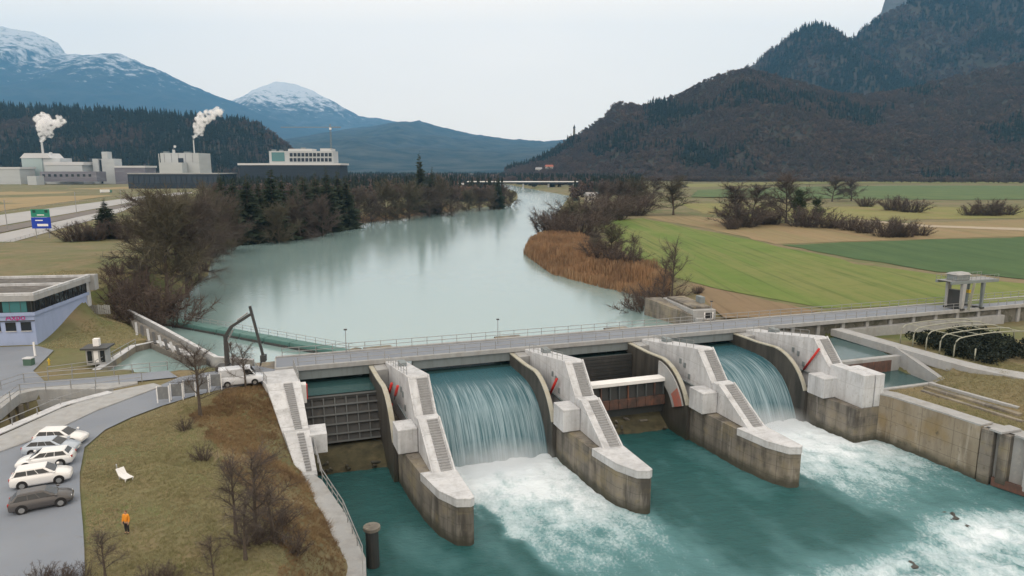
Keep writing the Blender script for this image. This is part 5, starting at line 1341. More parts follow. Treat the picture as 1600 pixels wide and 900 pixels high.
# powerhouse
M_pwall = mat('powerhouse_render', (.31, .385, .58), .75, [((.5, .5, .12), (.24, .30, .45), .45, .75, .6), (.3, (.36, .43, .61), .45, .7, .5)])
M_roofg = mat('gravel_roof', (.10, .098, .096), .95, [(.8, (.21, .20, .19), .45, .7, .7)])
x, y = g(50, 457, 8.0)
t = thing('powerhouse', 'pale blue powerhouse with flat roof and a dark band of windows', 'building', (x, y, 0), R(8))
MB().box(-24, -.25, .25, 17.5, -.5, 4.45).build('wall', M_pwall, t)
MB().box(-24.1, 0, 0, 17.6, 4.46, 5.0).build('band', M_pwall, t, bevel=.02)
MB().box(-23.9, -.12, .12, 17.4, 5.01, 6.75).build('glazing_core', M_glass, t)
for i in range(12): MB().box(-.119, -.03, .3 + i * 1.5, .38 + i * 1.5, 5.01, 6.74).build('mullion', M_darksteel, t)
for i in range(9):
    x0 = -.3 - i * 1.5; MB().box(x0 - .08, x0, .03, .119, 5.01, 6.74).build('mullion', M_darksteel, t)
MB().box(-4.3, -1.0, .04, .1, 5.05, 6.7).build('window_pane', M_tealglass, t)
MB().box(-24.3, .3, -.3, 17.9, 6.76, 7.55).build('roof_slab', M_concmid, t, bevel=.03)
for x0, x1, y0, y1 in ((-24.3, .32, -.32, .1), (-.1, .32, .1, 17.9), (-24.3, -.1, 17.5, 17.9), (-24.3, -.1, 9.0, 9.35)):
    MB().box(x0, x1, y0, y1, 7.56, 8.0).build('parapet', M_conc, t, bevel=.03)
MB().box(-24.2, -.12, .12, 17.5, 7.5, 7.6).build('roof_gravel', M_roofg, t)
for i in range(5):
    wn = MB().box(-2.2 - i * 2.1, -.8 - i * 2.1, .18, .26, 2.2, 3.5).build('window', M_glass, t); MB().box(-2.25 - i * 2.1, -.75 - i * 2.1, .1, .25, 2.05, 2.18).build('sill', M_conc, wn)
MB().box(-24, -.2, .1, .24, 3.62, 3.75).build('drip_ledge', M_darksteel, t)
MB().box(-.35, -.05, 17.0, 18.2, 2.5, 6.7).build('corner_post', M_conc, t)
MB().box(-1.0, .9, 17.95, 19.4, 5.2, 7.9).build('stair_head', M_concmid, t, bevel=.05)
cu = bpy.data.curves.new('lettering', 'FONT'); cu.body = 'Axpo'; cu.size = 1.25; cu.extrude = .03
to = bpy.data.objects.new('lettering', cu); COL.objects.link(to)
dg = bpy.context.evaluated_depsgraph_get(); me = bpy.data.meshes.new_from_object(to.evaluated_get(dg)); bpy.data.objects.remove(to)
me.materials.clear(); me.materials.append(mat('magenta_letters', (.45, .03, .22), .5))
lo = link('lettering', me, t); lo.location = (-4.2, .2, 3.85); lo.rotation_euler = (PI / 2, 0, 0)

# small things on the bank below the powerhouse
x, y = g(155, 566)
t = thing('kiosk', 'small glazed kiosk with overhanging dark roof beside the canal', 'kiosk', (x, y, -.05), R(10))
MB().box(-1.2, 1.2, -.9, .9, 0, 2.1).build('wall', M_concmid, t)
for k, x0 in enumerate((-1.0, -.2, .6)): MB().box(x0, x0 + .55, -.96, -.905, .3, 1.9).build('window', M_white if k == 1 else M_glass, t)
MB().box(-1.7, 1.7, -1.4, 1.4, 2.12, 2.35).build('roof', M_darksteel, t, bevel=.04); MB().box(-.45, .3, -.3, .4, 2.36, 3.4).build('vent_stack', M_white, t, bevel=.04)
x, y = g(55, 557); MBo = thing('marker_post', 'slim white post at the corner of the forecourt', 'post', (x, y, 0)); MB().tube([(0, 0, -.1), (0, 0, 2.1)], .13, 8).build('post', M_white, MBo); MB().tube([(0, 0, -.1), (0, 0, .12)], .2, 8).build('base', M_concmid, MBo)
x, y = g(46, 571); o = thing('utility_box', 'green utility box with pale lid by the white post', 'box', (x, y, 0)); MB().box(-.55, .55, -.4, .4, 0, .95).build('body', mat('green_box', (.07, .13, .10), .6), o, bevel=.04); MB().box(-.6, .6, -.45, .45, .96, 1.12).build('lid', M_conc, o, bevel=.04)
x, y = g(77, 570); o = thing('hydrant', 'yellow hydrant standing in the grass below the powerhouse', 'hydrant', (x, y, 0)); MB().tube([(0, 0, -.1), (0, 0, .75), (0, 0, .9)], [.12, .12, .05], 8).build('body', mat('hydrant_yellow', (.5, .36, .05), .5), o); MB().tube([(-.2, 0, .6), (.2, 0, .6)], .06, 7).build('outlet', mat('hydrant_yellow', (.5, .36, .05), .5), o)
t = thing('board_fence', 'pale board fence behind the powerhouse corner', 'fence', (*g(150, 470, 3.0), gz(*g(150, 470, 3.0))), R(5))
for i in range(12): MB().box(-2 + i * .36, -1.72 + i * .36, -.03, .03, 0, 1.7 - .05 * (i % 3)).build('board', M_conc if i > 5 else M_concmid, t)
MB().box(-2, 2.3, .035, .1, .4, .5).build('rail', M_bark, t); MB().box(-2, 2.3, .035, .1, 1.2, 1.3).build('rail', M_bark, t)

# white van beside the abutment
def wheel(parent, x, y, r=.33, w_=.24):
    o = MB().tube([(0, -w_ / 2, 0), (0, w_ / 2, 0)], r, 18).build('wheel', M_black, parent); o.location = (x, y, r)
    MB().tube([(0, -w_ / 2 - .012, 0), (0, w_ / 2 + .012, 0)], r * .62, 12).build('rim', mat('alloy_rim', (.35, .36, .37), .35, [], None, .6), o)
    return o
def car(label, rear, front, col, style, Lc=4.35, Wc=1.8, H=1.5, rough=.3, flip=False, group='cars in the car park'):
    """rear, front: pixels where the near-side wheels stand"""
    a = Vector(g(*rear)); b = Vector(g(*front)); d = (b - a).normalized()
    n = Vector((-d.y, d.x)); n = n if n.y > 0 else -n
    c = (a + b) / 2 + n * Wc / 2 * .9
    if flip: d = -d
    t = thing('parked_car', label, 'car', (c.x, c.y, .07), math.atan2(d.y, d.x), group)
    P = mat('car_paint_%02d' % len([k for k in MATS if k.startswith('car_paint')]), col, rough, [], None, .15, .6)
    w = Wc / 2; l = Lc / 2; g0 = .22
    hood, belt = (.92, 1.0) if style != 'suv' else (1.0, 1.08)
    if style == 'van': hood, belt = 1.15, 1.25
    # lower body lofted along the car: x, half width, bottom, top
    st_ = [(-l, w * .80, .38, belt * .80), (-l + .06, w * .90, .28, belt * .95), (-l + .35, w * .97, g0, belt + .02), (-l + 1.0, w, g0, belt + .02), (0, w, g0, belt), (l - 1.25, w, g0, belt - .03), (l - .9, w * .98, g0, hood), (l - .4, w * .93, .24, hood - .10), (l - .08, w * .82, .27, hood - .24), (l, w * .7, .36, hood - .34)]
    sec = []
    for x, hw_, z0, z1 in st_:
        zm = (z0 + z1) * .52
        sec.append([(x, -hw_ * .93, z0), (x, -hw_, z0 + .14), (x, -hw_ * 1.0, zm), (x, -hw_ * .95, z1 - .10), (x, -hw_ * .86, z1), (x, 0, z1 + .03), (x, hw_ * .86, z1), (x, hw_ * .95, z1 - .10), (x, hw_, zm), (x, hw_, z0 + .14), (x, hw_ * .93, z0), (x, 0, z0)])
    loft(MB(), sec).build('body', P, t, smooth=True, bevel=0)
    if style == 'hatch': cab = [(-l + .16, .70), (-l + .62, .66), (.30, .64), (1.12, .80)]
    elif style == 'suv': cab = [(-l + .14, .74), (-l + .50, .70), (.35, .68), (1.10, .84)]
    elif style == 'van': cab = [(-l + .06, .86), (-l + .16, .84), (1.1, .80), (1.75, .86)]
    else: cab = [(-l + .22, .70), (-l + .85, .66), (.25, .64), (1.10, .80)]
    (xr0, wr0), (xr1, wr1), (xf1, wf1), (xf0, wf0) = cab
    zb, zt = belt - .02, H
    def quad(p): return p
    b0 = [(xr0, -w * .90, zb), (xf0, -w * .90, zb), (xf0, w * .90, zb), (xr0, w * .90, zb)]
    b1 = [(xr1, -w * wr1 * 1.08, zt - .06), (xf1, -w * wf1 * 1.08, zt - .06), (xf1, w * wf1 * 1.08, zt - .06), (xr1, w * wr1 * 1.08, zt - .06)]
    loft(MB(), [b0, b1]).build('cabin', P, t, bevel=.05)
    b2 = [(xr1 - .05, -w * wr1 * 1.07, zt - .055), (xf1 + .04, -w * wf1 * 1.07, zt - .055), (xf1 + .04, w * wf1 * 1.07, zt - .055), (xr1 - .05, w * wr1 * 1.07, zt - .055)]
    b3 = [(xr1 + .2, -w * wr1 * .8, zt + .01), (xf1 - .25, -w * wf1 * .8, zt + .01), (xf1 - .25, w * wf1 * .8, zt + .01), (xr1 + .2, w * wr1 * .8, zt + .01)]
    loft(MB(), [b2, b3]).build('roof', P, t, smooth=False, bevel=.03)
    B0 = [Vector(p) for p in b0]; B1 = [Vector(p) for p in b1]
    def pane(i, j, u0, u1, v0, v1, off):
        def pt(u, v): return (B0[i].lerp(B0[j], u)).lerp(B1[i].lerp(B1[j], u), v)
        q = [pt(u0, v0), pt(u1, v0), pt(u1, v1), pt(u0, v1)]; nn = (q[1] - q[0]).cross(q[3] - q[0]).normalized(); cc = sum(q, Vector()) / 4
        mid = (sum(B0, Vector()) + sum(B1, Vector())) / 8
        if nn.dot(cc - mid) < 0: nn = -nn
        return MB().quadbox([p - nn * .03 for p in q] + [p + nn * off for p in q]).build('window', M_glass, t)
    nwin = [(.06, .36), (.38, .62), (.64, .90)] if style != 'van' else [(.76, .96)]
    for i, j in ((0, 1), (3, 2)):
        for u0, u1 in nwin: pane(i, j, u0, u1, .12, .86, .012)
    pane(1, 2, .05, .95, .06, .93, .012).name = 'windscreen'
    if style != 'van': pane(3, 0, .08, .92, .25, .9, .012).name = 'rear_window'
    for sx in (-1, 1):
        for sy in (-1, 1):
            x = sx * Lc * .30 + (.02 if sx < 0 else -.0); y = sy * (w - .10)
            MB().tube([(x, y - .05, .36), (x, y + .115 * sy + 0, .36)], .40, 18).build('wheel_arch', M_black, t)
            wheel(t, x, y + .01 * sy)
    for sy in (-1, 1):
        hx = st_[8][0] - .02; MB().box(hx - .22, hx + .03, sy * w * .55 - .16, sy * w * .55 + .16, hood - .36, hood - .22).build('headlight', mat('headlight_glass', (.6, .62, .64), .15), t, bevel=.03)
        MB().box(-l - .01, -l + .2, sy * w * .72 - .11, sy * w * .72 + .11, belt * .72, belt * .93).build('tail_light', mat('tail_red', (.35, .02, .02), .3), t, bevel=.02)
        MB().box(.95, 1.15, sy * (w + .10) - .1, sy * (w + .10) + .1, belt, belt + .15).build('mirror', P, t, bevel=.04)
    MB().box(l - .12, l + .015, -.26, .26, .38, .49).build('number_plate', M_white, t)
    MB().box(-l - .012, -l + .1, -.26, .26, .55, .66).build('number_plate', M_white, t)
    return t
car('dark grey hatchback parked nearest the camera', (38, 804), (92, 793), (.085, .082, .084), 'hatch', 4.2, 1.75, 1.5)
car('white off-road car second in the row, next to the dark grey hatchback', (37, 766), (91, 757), (.78, .79, .80), 'suv', 4.3, 1.82, 1.62)
car('white car parked nose to the left in the middle of the row', (40, 737), (97, 730), (.74, .76, .78), 'hatch', 4.4, 1.8, 1.5, .3, True)
car('silver blue estate car fourth in the row', (46, 716), (106, 712), (.42, .48, .56), 'wagon', 4.5, 1.8, 1.5)
car('white hatchback parked farthest along the row', (62, 699), (118, 697), (.76, .77, .78), 'hatch', 4.5, 1.8, 1.52)
v = car('white delivery van standing behind the bare tree by the abutment', (358, 606), (396, 602), (.66, .70, .76), 'van', 5.2, 1.95, 2.2, group=None); v.name = 'delivery_van'; v['category'] = 'van'

# ============================================================ PEOPLE
def person(label, x, y, z, rz, jacket, trousers, hair_c, hgt=1.75, arms='down', name='person'):
    k = hgt / 1.75
    t = thing(name, label, 'person', (x, y, z), rz)
    def skin(nm, verts, edges, radii, m, parent, sub=1):
        me = bpy.data.meshes.new(nm); me.from_pydata([(a * k, b * k, c * k) for a, b, c in verts], edges, []); me.update(); me.materials.append(m)
        o = link(nm, me, parent); o.modifiers.new('skin', 'SKIN')
        for i, r_ in enumerate(radii):
            q = me.skin_vertices[0].data[i]; q.radius = (r_[0] * k, r_[1] * k) if isinstance(r_, tuple) else (r_ * k, r_ * k); q.use_root = (i == 0)
        s = o.modifiers.new('sub', 'SUBSURF'); s.levels = s.render_levels = sub
        return o
    J = [(0, 0, .95), (0, 0, 1.12), (0, 0, 1.36), (0, 0, 1.48), (0, .01, 1.56), (0, .02, 1.66), (0, .01, 1.73)]
    V_ = list(J); E_ = [(0, 1), (1, 2), (2, 3), (3, 4), (4, 5), (5, 6)]; R_ = [(.15, .11), (.15, .11), (.17, .11), .07, .06, .09, .06]
    for s in (-1, 1):
        o = len(V_); V_ += [(s * .17, 0, 1.42), (s * .235, -.01, 1.15), (s * .24, .08, .90), (s * .24, .11, .82)]; E_ += [(2, o), (o, o + 1), (o + 1, o + 2), (o + 2, o + 3)]; R_ += [.07, .052, .04, .035]
        h = o + 3
        for q in range(5):
            a = len(V_); px_, py_, pz_ = V_[h]; dx = (-.028 + .014 * q); V_ += [(px_ + dx, py_ + .02 + (.02 if q == 0 else 0), pz_ - .03), (px_ + dx, py_ + .035, pz_ - .07 - .012 * (2 - abs(q - 2)))]; E_ += [(h, a), (a, a + 1)]; R_ += [.010, .008]
        o = len(V_); V_ += [(s * .09, 0, .90), (s * .10, .02, .50), (s * .10, -.02, .10), (s * .10, .12, .045)]; E_ += [(0, o), (o, o + 1), (o + 1, o + 2), (o + 2, o + 3)]; R_ += [.09, .062, .045, .038]
    body = skin('body', V_, E_, R_, mat('skin_tone', (.45, .28, .2), .6), t)
    jv = [(0, 0, .86), (0, 0, 1.12), (0, 0, 1.36), (0, 0, 1.5)]; je = [(0, 1), (1, 2), (2, 3)]; jr = [(.19, .15), (.19, .15), (.20, .145), (.10, .10)]
    for s in (-1, 1):
        o = len(jv); jv += [(s * .18, 0, 1.43), (s * .245, -.01, 1.15), (s * .25, .08, .90)]; je += [(2, o), (o, o + 1), (o + 1, o + 2)]; jr += [.092, .075, .062]
    skin('jacket', jv, je, jr, mat(label[:14] + '_jacket', jacket, .7), t)
    tv = [(0, 0, .92)]; te = []; tr_ = [(.165, .125)]
    for s in (-1, 1):
        o = len(tv); tv += [(s * .095, 0, .82), (s * .105, .02, .48), (s * .105, -.02, .10)]; te += [(0, o), (o, o + 1), (o + 1, o + 2)]; tr_ += [.105, .08, .066]
    skin('trousers', tv, te, tr_, mat(label[:14] + '_trousers', trousers, .8), t)
    for s in (-1, 1): skin('shoe', [(s * .105, -.05, .05), (s * .105, .06, .045), (s * .105, .17, .035)], [(0, 1), (1, 2)], [.055, .052, .04], M_black, t)
    skin('hair', [(0, -.04, 1.58), (0, -.03, 1.70), (0, .01, 1.765)], [(0, 1), (1, 2)], [.06, .095, .075], mat(label[:14] + '_hair', hair_c, .7), t)
    for s in (-1, 1): MB().box(s * .035 * k - .012 * k, s * .035 * k + .012 * k, .105 * k, .118 * k, 1.655 * k, 1.672 * k).build('eye', M_black, body)
    MB().box(-.013 * k, .013 * k, .10 * k, .13 * k, 1.61 * k, 1.645 * k).build('nose', mat('skin_tone', (.45, .28, .2), .6), body)
    return t
x, y = g(199, 832); person('person in an orange jacket and dark trousers standing on the grass', x, y, gz(x, y), R(170), (.70, .27, .03), (.02, .02, .025), (.12, .05, .025))
x, y = g(347, 604); person('person in dark clothes standing behind the white van', x, y, .07, R(-60), (.02, .022, .03), (.03, .03, .04), (.04, .03, .025))

# white lounger on the lawn
x, y = g(196, 748); t = thing('lounger', 'white slatted lounger standing on the lawn beside the car park', 'lounger', (x, y, gz(x, y)), R(-35)); t.scale = (.82, .82, .82)
prof = [(-1.05, 1.0), (-.55, .42), (.25, .36), (.95, .40)]
for i in range(3):
    (x0, z0), (x1, z1) = prof[i], prof[i + 1]; n = 5
    for j in range(n):
        xa, xb = lerp(x0, x1, j / n + .02), lerp(x0, x1, (j + 1) / n - .03); za, zb = lerp(z0, z1, j / n + .02), lerp(z0, z1, (j + 1) / n - .03)
        MB().quadbox([(xa, -.42, za - .03), (xb, -.42, zb - .03), (xb, .42, zb - .03), (xa, .42, za - .03), (xa, -.42, za + .02), (xb, -.42, zb + .02), (xb, .42, zb + .02), (xa, .42, za + .02)]).build('slat', M_white, t)
for s in (-.36, .36):
    mb = MB()
    for i in range(3): mb.beam((prof[i][0], s, prof[i][1] - .07), (prof[i + 1][0], s, prof[i + 1][1] - .07), .07)
    mb.build('side_rail', M_white, t)
    for xx in (-.5, .75): MB().beam((xx, s, -.05), (xx, s, .34), .08).build('leg', M_white, t)
x, y = g(184, 738); o = thing('stake', 'thin pale stake leaning beside the white lounger', 'stake', (x, y, gz(x, y))); MB().tube([(0, 0, -.1), (-.05, 0, .75)], .04, 6).build('stake', M_conc, o); MB().tube([(-.05, 0, .70), (-.06, 0, .8)], .06, 6).build('cap', M_conc, o)

# ============================================================ NEAR PLANTS
def near(kind, i, px, py, h, label, z=0., wide=1., cat='tree', name=None):
    x, y = g(px, py, z); return plant((kind, i), x, y, h, label, cat, None, wide, None, name)
near('thin', 0, 313, 648, 8.6, 'bare young tree in front of the display boards', 0, 1.3)
near('thin', 1, 384, 604, 5.6, 'bare young tree in front of the white van', 0, 1.3)
near('thin', 2, 366, 590, 5.0, 'bare young tree left of the white van beside the rake crane', 0, 1.2)
near('thin', 3, 402, 862, 6.6, 'spreading leafless tree on the slope above the river wall', -1.2, 1.6)
near('thin', 1, 370, 848, 5.8, 'leafless tree leaning left beside the spreading one on the slope', -.8, 1.4)
near('thin', 2, 165, 905, 3.6, 'small leafless tree at the lower edge of the lawn', 0, 1.5)
near('thin', 3, 335, 915, 3.2, 'faint leafless sapling at the bottom of the lawn', -.2, 1.3)
near('thin', 0, 432, 893, 4.6, 'leafless tree lowest on the slope beside the river wall', -2.6, 1.7)
near('thin', 1, 385, 895, 4.6, 'leafless tree at the bottom edge left of the slope bushes', -1.0, 1.7)
near('bush', 1, 395, 872, 1.8, 'broad brown bush under the two leafless trees on the slope', -1.2, 1.6, 'shrub')
near('bush', 2, 440, 845, 1.5, 'brown bush right of the spreading leafless tree', -2.4, 1.7, 'shrub')
near('bush', 0, 289, 672, 1.7, 'dark round bush on the lawn edge below the young tree', 0, 1.0, 'shrub')
near('bush', 1, 316, 718, 1.8, 'dark round bush at the top of the brown slope', 0, 1.1, 'shrub')
near('bush', 2, 425, 868, 2.2, 'tangled brown bush at the foot of the spreading leafless tree', -1.8, 1.6, 'shrub')
near('bush', 0, 460, 890, 1.8, 'tangled brown bush lowest on the slope near the river wall', -2.8, 1.6, 'shrub')
for i, (px, py, lb) in enumerate([(60, 912, 'leftmost'), (95, 908, 'second'), (128, 910, 'third'), (235, 912, 'fourth'), (262, 908, 'rightmost')]):
    near('bush', i % 3, px, py, 1.5, lb + ' of the leafless bushes along the bottom edge of the picture', 0, 1.2, 'shrub')

# ============================================================ FACTORIES AND TOWN
M_fwall = mat('factory_cladding', (.46, .49, .51), .6, [((.02, .02, .1), (.36, .39, .42), .45, .7, .6)])
M_fgreen = mat('factory_pale_green', (.34, .42, .43), .6)
M_froof = mat('factory_roof', (.56, .57, .59), .6)
M_fdark = mat('dark_hall', (.018, .027, .042), .5, [((.05, .05, .3), (.03, .042, .06), .45, .7, .7)])
M_fpurple = mat('mauve_hall', (.17, .165, .20), .7, [((.03, .03, .2), (.26, .26, .29), .48, .66, .7)])
M_fstack = mat('chimney_metal', (.5, .52, .53), .5)
def fbox(parent, org, name, m, px0, px1, yt, yb, Y, depth, bevel=0):
    x0, zt = at(px0, yt, Y); x1, _ = at(px1, yt, Y); zb = at(px0, yb, Y)[1]
    return MB().box(x0 - org[0], x1 - org[0], Y - org[1], Y - org[1] + depth, max(zb, -1.5), zt).build(name, m, parent)
def fac(name, label, px, Y, cat='building'):
    x = at(px, 265, Y)[0]; return thing(name, label, cat, (x, Y, 0)), (x, Y)
t, o = fac('factory', 'pale green factory block with a white gable roof, farthest left', 62, 1300)
fbox(t, o, 'wall', M_fgreen, 33, 65, 247, 292, 1300, 40); fbox(t, o, 'wall', M_fwall, 65.2, 93, 247, 292, 1302, 36)
x0 = at(31, 247, 1300)[0] - o[0]; x1 = at(80, 247, 1300)[0] - o[0]; z0 = at(33, 247, 1300)[1]
MB().prism([(x0, z0), (x1, z0), (x1 - 8, z0 + 9), (x0 + 10, z0 + 9)], lambda a, b: (a, -1, b), lambda a, b: (a, 38, b)).build('roof', M_froof, t)
xs = at(66, 230, 1320)[0] - o[0]; MB().tube([(xs, 20, z0), (xs, 20, at(66, 221, 1320)[1])], 1.9, 10).build('chimney', M_fstack, t)
xs = at(78, 230, 1310)[0] - o[0]; MB().tube([(xs, 10, z0), (xs, 10, z0 + 11)], 2.6, 8).build('vent', M_froof, t)
t, o = fac('factory_hall', 'long low white hall beside the pale green factory', 100, 1280)
fbox(t, o, 'wall', M_fwall, 70, 128, 258, 292, 1280, 60); fbox(t, o, 'roof', M_froof, 68, 130, 253, 258, 1279, 62); fbox(t, o, 'annex', M_fpurple, 62, 150, 268, 284, 1240, 30)
for i in range(9): fbox(t, o, 'window', M_glass, 66 + i * 9, 70 + i * 9, 272, 276, 1239.5, .4)
t, o = fac('silo_building', 'white silo block with a tower in the middle of the factories', 165, 1300)
fbox(t, o, 'silo', M_fwall, 144, 153, 248, 290, 1300, 12); fbox(t, o, 'wall', M_fwall, 158, 178, 248, 290, 1300, 25); fbox(t, o, 'tower', M_fwall, 158.3, 167, 237, 248, 1302, 15); fbox(t, o, 'duct', M_fdark, 153.2, 157.8, 250, 286, 1304, 8)
t, o = fac('factory_hall', 'low grey hall between the silo block and the dark hall', 200, 1290)
fbox(t, o, 'wall', M_fpurple, 178.5, 226, 262, 292, 1290, 40); fbox(t, o, 'roof', M_froof, 178.5, 227, 259, 262, 1289, 42)
t, o = fac('factory_hall', 'low white sheds at the far left edge below the green factory', 20, 1250)
fbox(t, o, 'wall', M_fwall, -20, 30, 264, 290, 1250, 40); fbox(t, o, 'roof', M_froof, -22, 31, 261, 264, 1249, 42); fbox(t, o, 'annex', M_fwall, 42, 56, 275, 289, 1200, 20)
t, o = fac('factory', 'white box-shaped factory with a thin chimney above the dark hall', 280, 1150)
fbox(t, o, 'wall', M_fwall, 250, 310, 239, 292, 1150, 45); fbox(t, o, 'front_block', M_fwall, 248, 284, 254, 290, 1130, 18); fbox(t, o, 'opening', M_fdark, 278, 286, 247, 254, 1149, .8)
xs = at(303, 230, 1170)[0] - o[0]; MB().tube([(xs, 20, at(303, 239, 1170)[1] - 1), (xs, 20, at(303, 219, 1170)[1])], 1.0, 9).build('chimney', M_fstack, t)
xs = at(271, 230, 1160)[0] - o[0]; MB().tube([(xs, 10, at(271, 239, 1160)[1] - 1), (xs, 10, at(271, 234, 1160)[1])], 2.2, 9).build('vent', M_fstack, t)
for a, b, zz in ((255, 261, 236.5), (287, 296, 237)): fbox(t, o, 'roof_plant', M_steelgrey, a, b, zz, 239.2, 1165, 8)
for i in range(5): fbox(t, o, 'cladding_joint', M_fpurple, 256 + i * 11, 256.5 + i * 11, 240, 253.6, 1149.6, .3)
MB().tube([(at(248.5, 250, 1149)[0] - o[0], -.6, 4), (at(248.5, 250, 1149)[0] - o[0], -.6, at(248, 240, 1149)[1])], .7, 7).build('pipe', M_fstack, t)
t, o = fac('dark_hall', 'long dark blue hall in front of the white box factory', 270, 950)
fbox(t, o, 'wall', M_fdark, 199, 342, 272, 298, 950, 60); fbox(t, o, 'roof_edge', M_concmid, 198.5, 343, 270.5, 272, 949.5, 61)
for i in range(17): fbox(t, o, 'panel', mat('hall_panel', (.03, .042, .062), .4), 201 + i * 8.3, 207.5 + i * 8.3, 276, 286, 949.4, .5)
t, o = fac('office_building', 'pale terraced office block under construction with crane', 470, 1000)
fbox(t, o, 'podium', M_fdark, 374, 530, 258, 296, 1000, 50); fbox(t, o, 'podium_roof', M_froof, 371, 532, 255, 258, 999, 52)
fbox(t, o, 'wall', M_fwall, 420, 520, 236, 255, 1010, 30); fbox(t, o, 'roof', M_froof, 450, 487, 232.5, 236, 1012, 25); fbox(t, o, 'roof', M_froof, 500, 517, 232, 236, 1012, 25)
for r_ in range(2):
    for i in range(16):
        if i < 5: continue
        fbox(t, o, 'window', M_fdark, 422 + i * 6.1, 426.4 + i * 6.1, 239 + r_ * 8, 244.5 + r_ * 8, 1009.4, .7)
fbox(t, o, 'window_band', M_tealglass, 424, 444, 238, 252, 1009.4, .7)
for r_, (a, b, zz, Yq) in enumerate([(424, 430, 233.5, 1016), (436, 441, 234, 1020), (470, 476, 230.5, 1020)]): fbox(t, o, 'roof_plant', M_steelgrey, a, b, zz, 236.2, Yq, 6)
t, o = fac('tower_crane', 'thin tower crane standing behind the office block', 519, 1060, 'crane')
zt = at(519, 194, 1060)[1]; mb = MB()
for a in (-.8, .8):
    for b in (-.8, .8): mb.beam((a, b, 0), (a, b, zt), .3)
for k in range(24): mb.beam((-.8, -.8, k * zt / 24), (.8, -.8, (k + 1) * zt / 24), .2)
mb.build('mast', M_steelgrey, t); MB().box(-75, 0, -.6, .6, zt - 5, zt - 4).build('jib', M_steelgrey, t); MB().box(0, 16, -.7, .7, zt - 5.2, zt - 3.8).build('counter_jib', M_steelgrey, t); MB().box(-1.5, 1.5, -1.2, 1.2, zt - 8, zt - 5.2).build('cab', M_white, t)

M_hw = mat('house_render', (.45, .43, .40), .85); M_hr = mat('tiled_roof', (.20, .12, .10), .9); M_hr2 = mat('grey_roof', (.30, .30, .31), .9)
def house(px, py, Y, w_, d_, h_, label, group, rz=0, roof=M_hr, wallm=M_hw):
    x, z = at(px, py, Y); t = thing('house', label, 'house', (x, Y, hill_z(HR, x, Y) + 2 if group is None and Y > 1900 else 0), rz, group)
    MB().box(-w_ / 2, w_ / 2, -d_ / 2, d_ / 2, -4, h_).build('wall', wallm, t)
    MB().prism([(-d_ / 2 - .6, h_), (d_ / 2 + .6, h_), (0, h_ + d_ * .38)], lambda a, b: (-w_ / 2 - .5, a, b), lambda a, b: (w_ / 2 + .5, a, b)).build('roof', roof, t)
    for i in range(3):
        for r_ in range(2): MB().box(-w_ * .36 + i * w_ * .3, -w_ * .36 + i * w_ * .3 + 1.6, -d_ / 2 - .08, -d_ / 2 + .1, 1.5 + r_ * 3.2, 3.2 + r_ * 3.2).build('window', M_glass, t)
vg = 'houses of the far village'
rr = random.Random(12)
for i in range(16):
    px = [548, 566, 588, 612, 640, 668, 694, 704, 722, 736, 757, 772, 795, 806, 816, 826][i] + rr.uniform(-2, 2); Y = rr.uniform(1500, 2500); w_, d_, h_ = rr.uniform(10, 19), rr.uniform(8, 11), rr.uniform(6.5, 11)
    house(px, 268, Y, w_, d_, h_, '%s from the left of the small houses in the far village' % ORD[i], vg, R((i * 37) % 40 - 20), M_hr if i % 3 else M_hr2, M_hw)
house(858, 252, 1980, 22, 14, 9, 'house with a red roof on the spur below the tower', None, R(10), mat('red_roof', (.34, .12, .08), .9))
house(842, 255, 1990, 18, 13, 9, 'pale house left of the red-roofed one on the spur', None, R(-15), M_hr2)
house(716, 290, 850, 16, 10, 6, 'pale house at the left end of the far bridge', None, R(12), M_hr2)
house(924, 300, 560, 9, 8, 5, 'small hut among the trees on the right bank by the far bridge', None, R(12), M_hr2)

# far road bridge
x0 = at(730, 283, 1020)[0]; x1 = at(905, 283, 1020)[0]; zb = at(800, 284.5, 1020)[1]
t = thing('far_bridge', 'long thin white bridge crossing the river in the distance', 'bridge', (0, 1020, 0))
MB().box(x0, x1, -5, 5, zb, zb + 1.3).build('deck', M_white, t); MB().box(x0, x1, -4, 4, zb - 2.2, zb - .01).build('girder', M_fdark, t)
for k in range(5):
    x = lerp(x0 + 8, x1 - 8, k / 4); MB().box(x - 1.2, x + 1.2, -3.5, 3.5, -6, zb - 2.21).build('pier', M_concmid, t)
# tower on the spur
x, z = at(897, 214, 2290); t = thing('hill_tower', 'slim dark tower standing on the wooded spur', 'tower', (x, 2290, z - 6))
MB().tube([(0, 0, 0), (0, 0, 34)], [4.2, 3.4], 8).build('shaft', M_concold, t); MB().tube([(0, 0, 34.01), (0, 0, 38), (0, 0, 46)], [4.4, 3.2, .3], 8).build('spire', M_fdark, t)

# highway sign, lorry, noise wall
x, z0 = at(52, 357, 262); x1, z1 = at(76, 327, 262); w_ = x1 - x
t = thing('highway_sign', 'tall green and blue direction sign beside the highway', 'sign', ((x + x1) / 2, 262, 0), R(6))
M_sg = mat('sign_green', (.02, .22, .16), .5); M_sb = mat('sign_blue', (.01, .05, .42), .5); hz = z1 - z0
MB().box(-w_ / 2, w_ / 2, -.1, 0, z0 + hz * .60, z1).build('green_panel', M_sg, t); MB().box(-w_ / 2 - .1, w_ / 2 + .1, -.12, 0, z0, z0 + hz * .58).build('blue_panel', M_sb, t)
for s in (-1, 1): MB().box(s * w_ * .32 - .55, s * w_ * .32 + .55, -.14, -.105, z0 + hz * .82, z0 + hz * .97).build('emblem', mat('sign_dark', (.01, .06, .05), .5), t); MB().beam((s * w_ * .35, .12, -1), (s * w_ * .35, .12, z1), .22).build('post', M_rail, t)
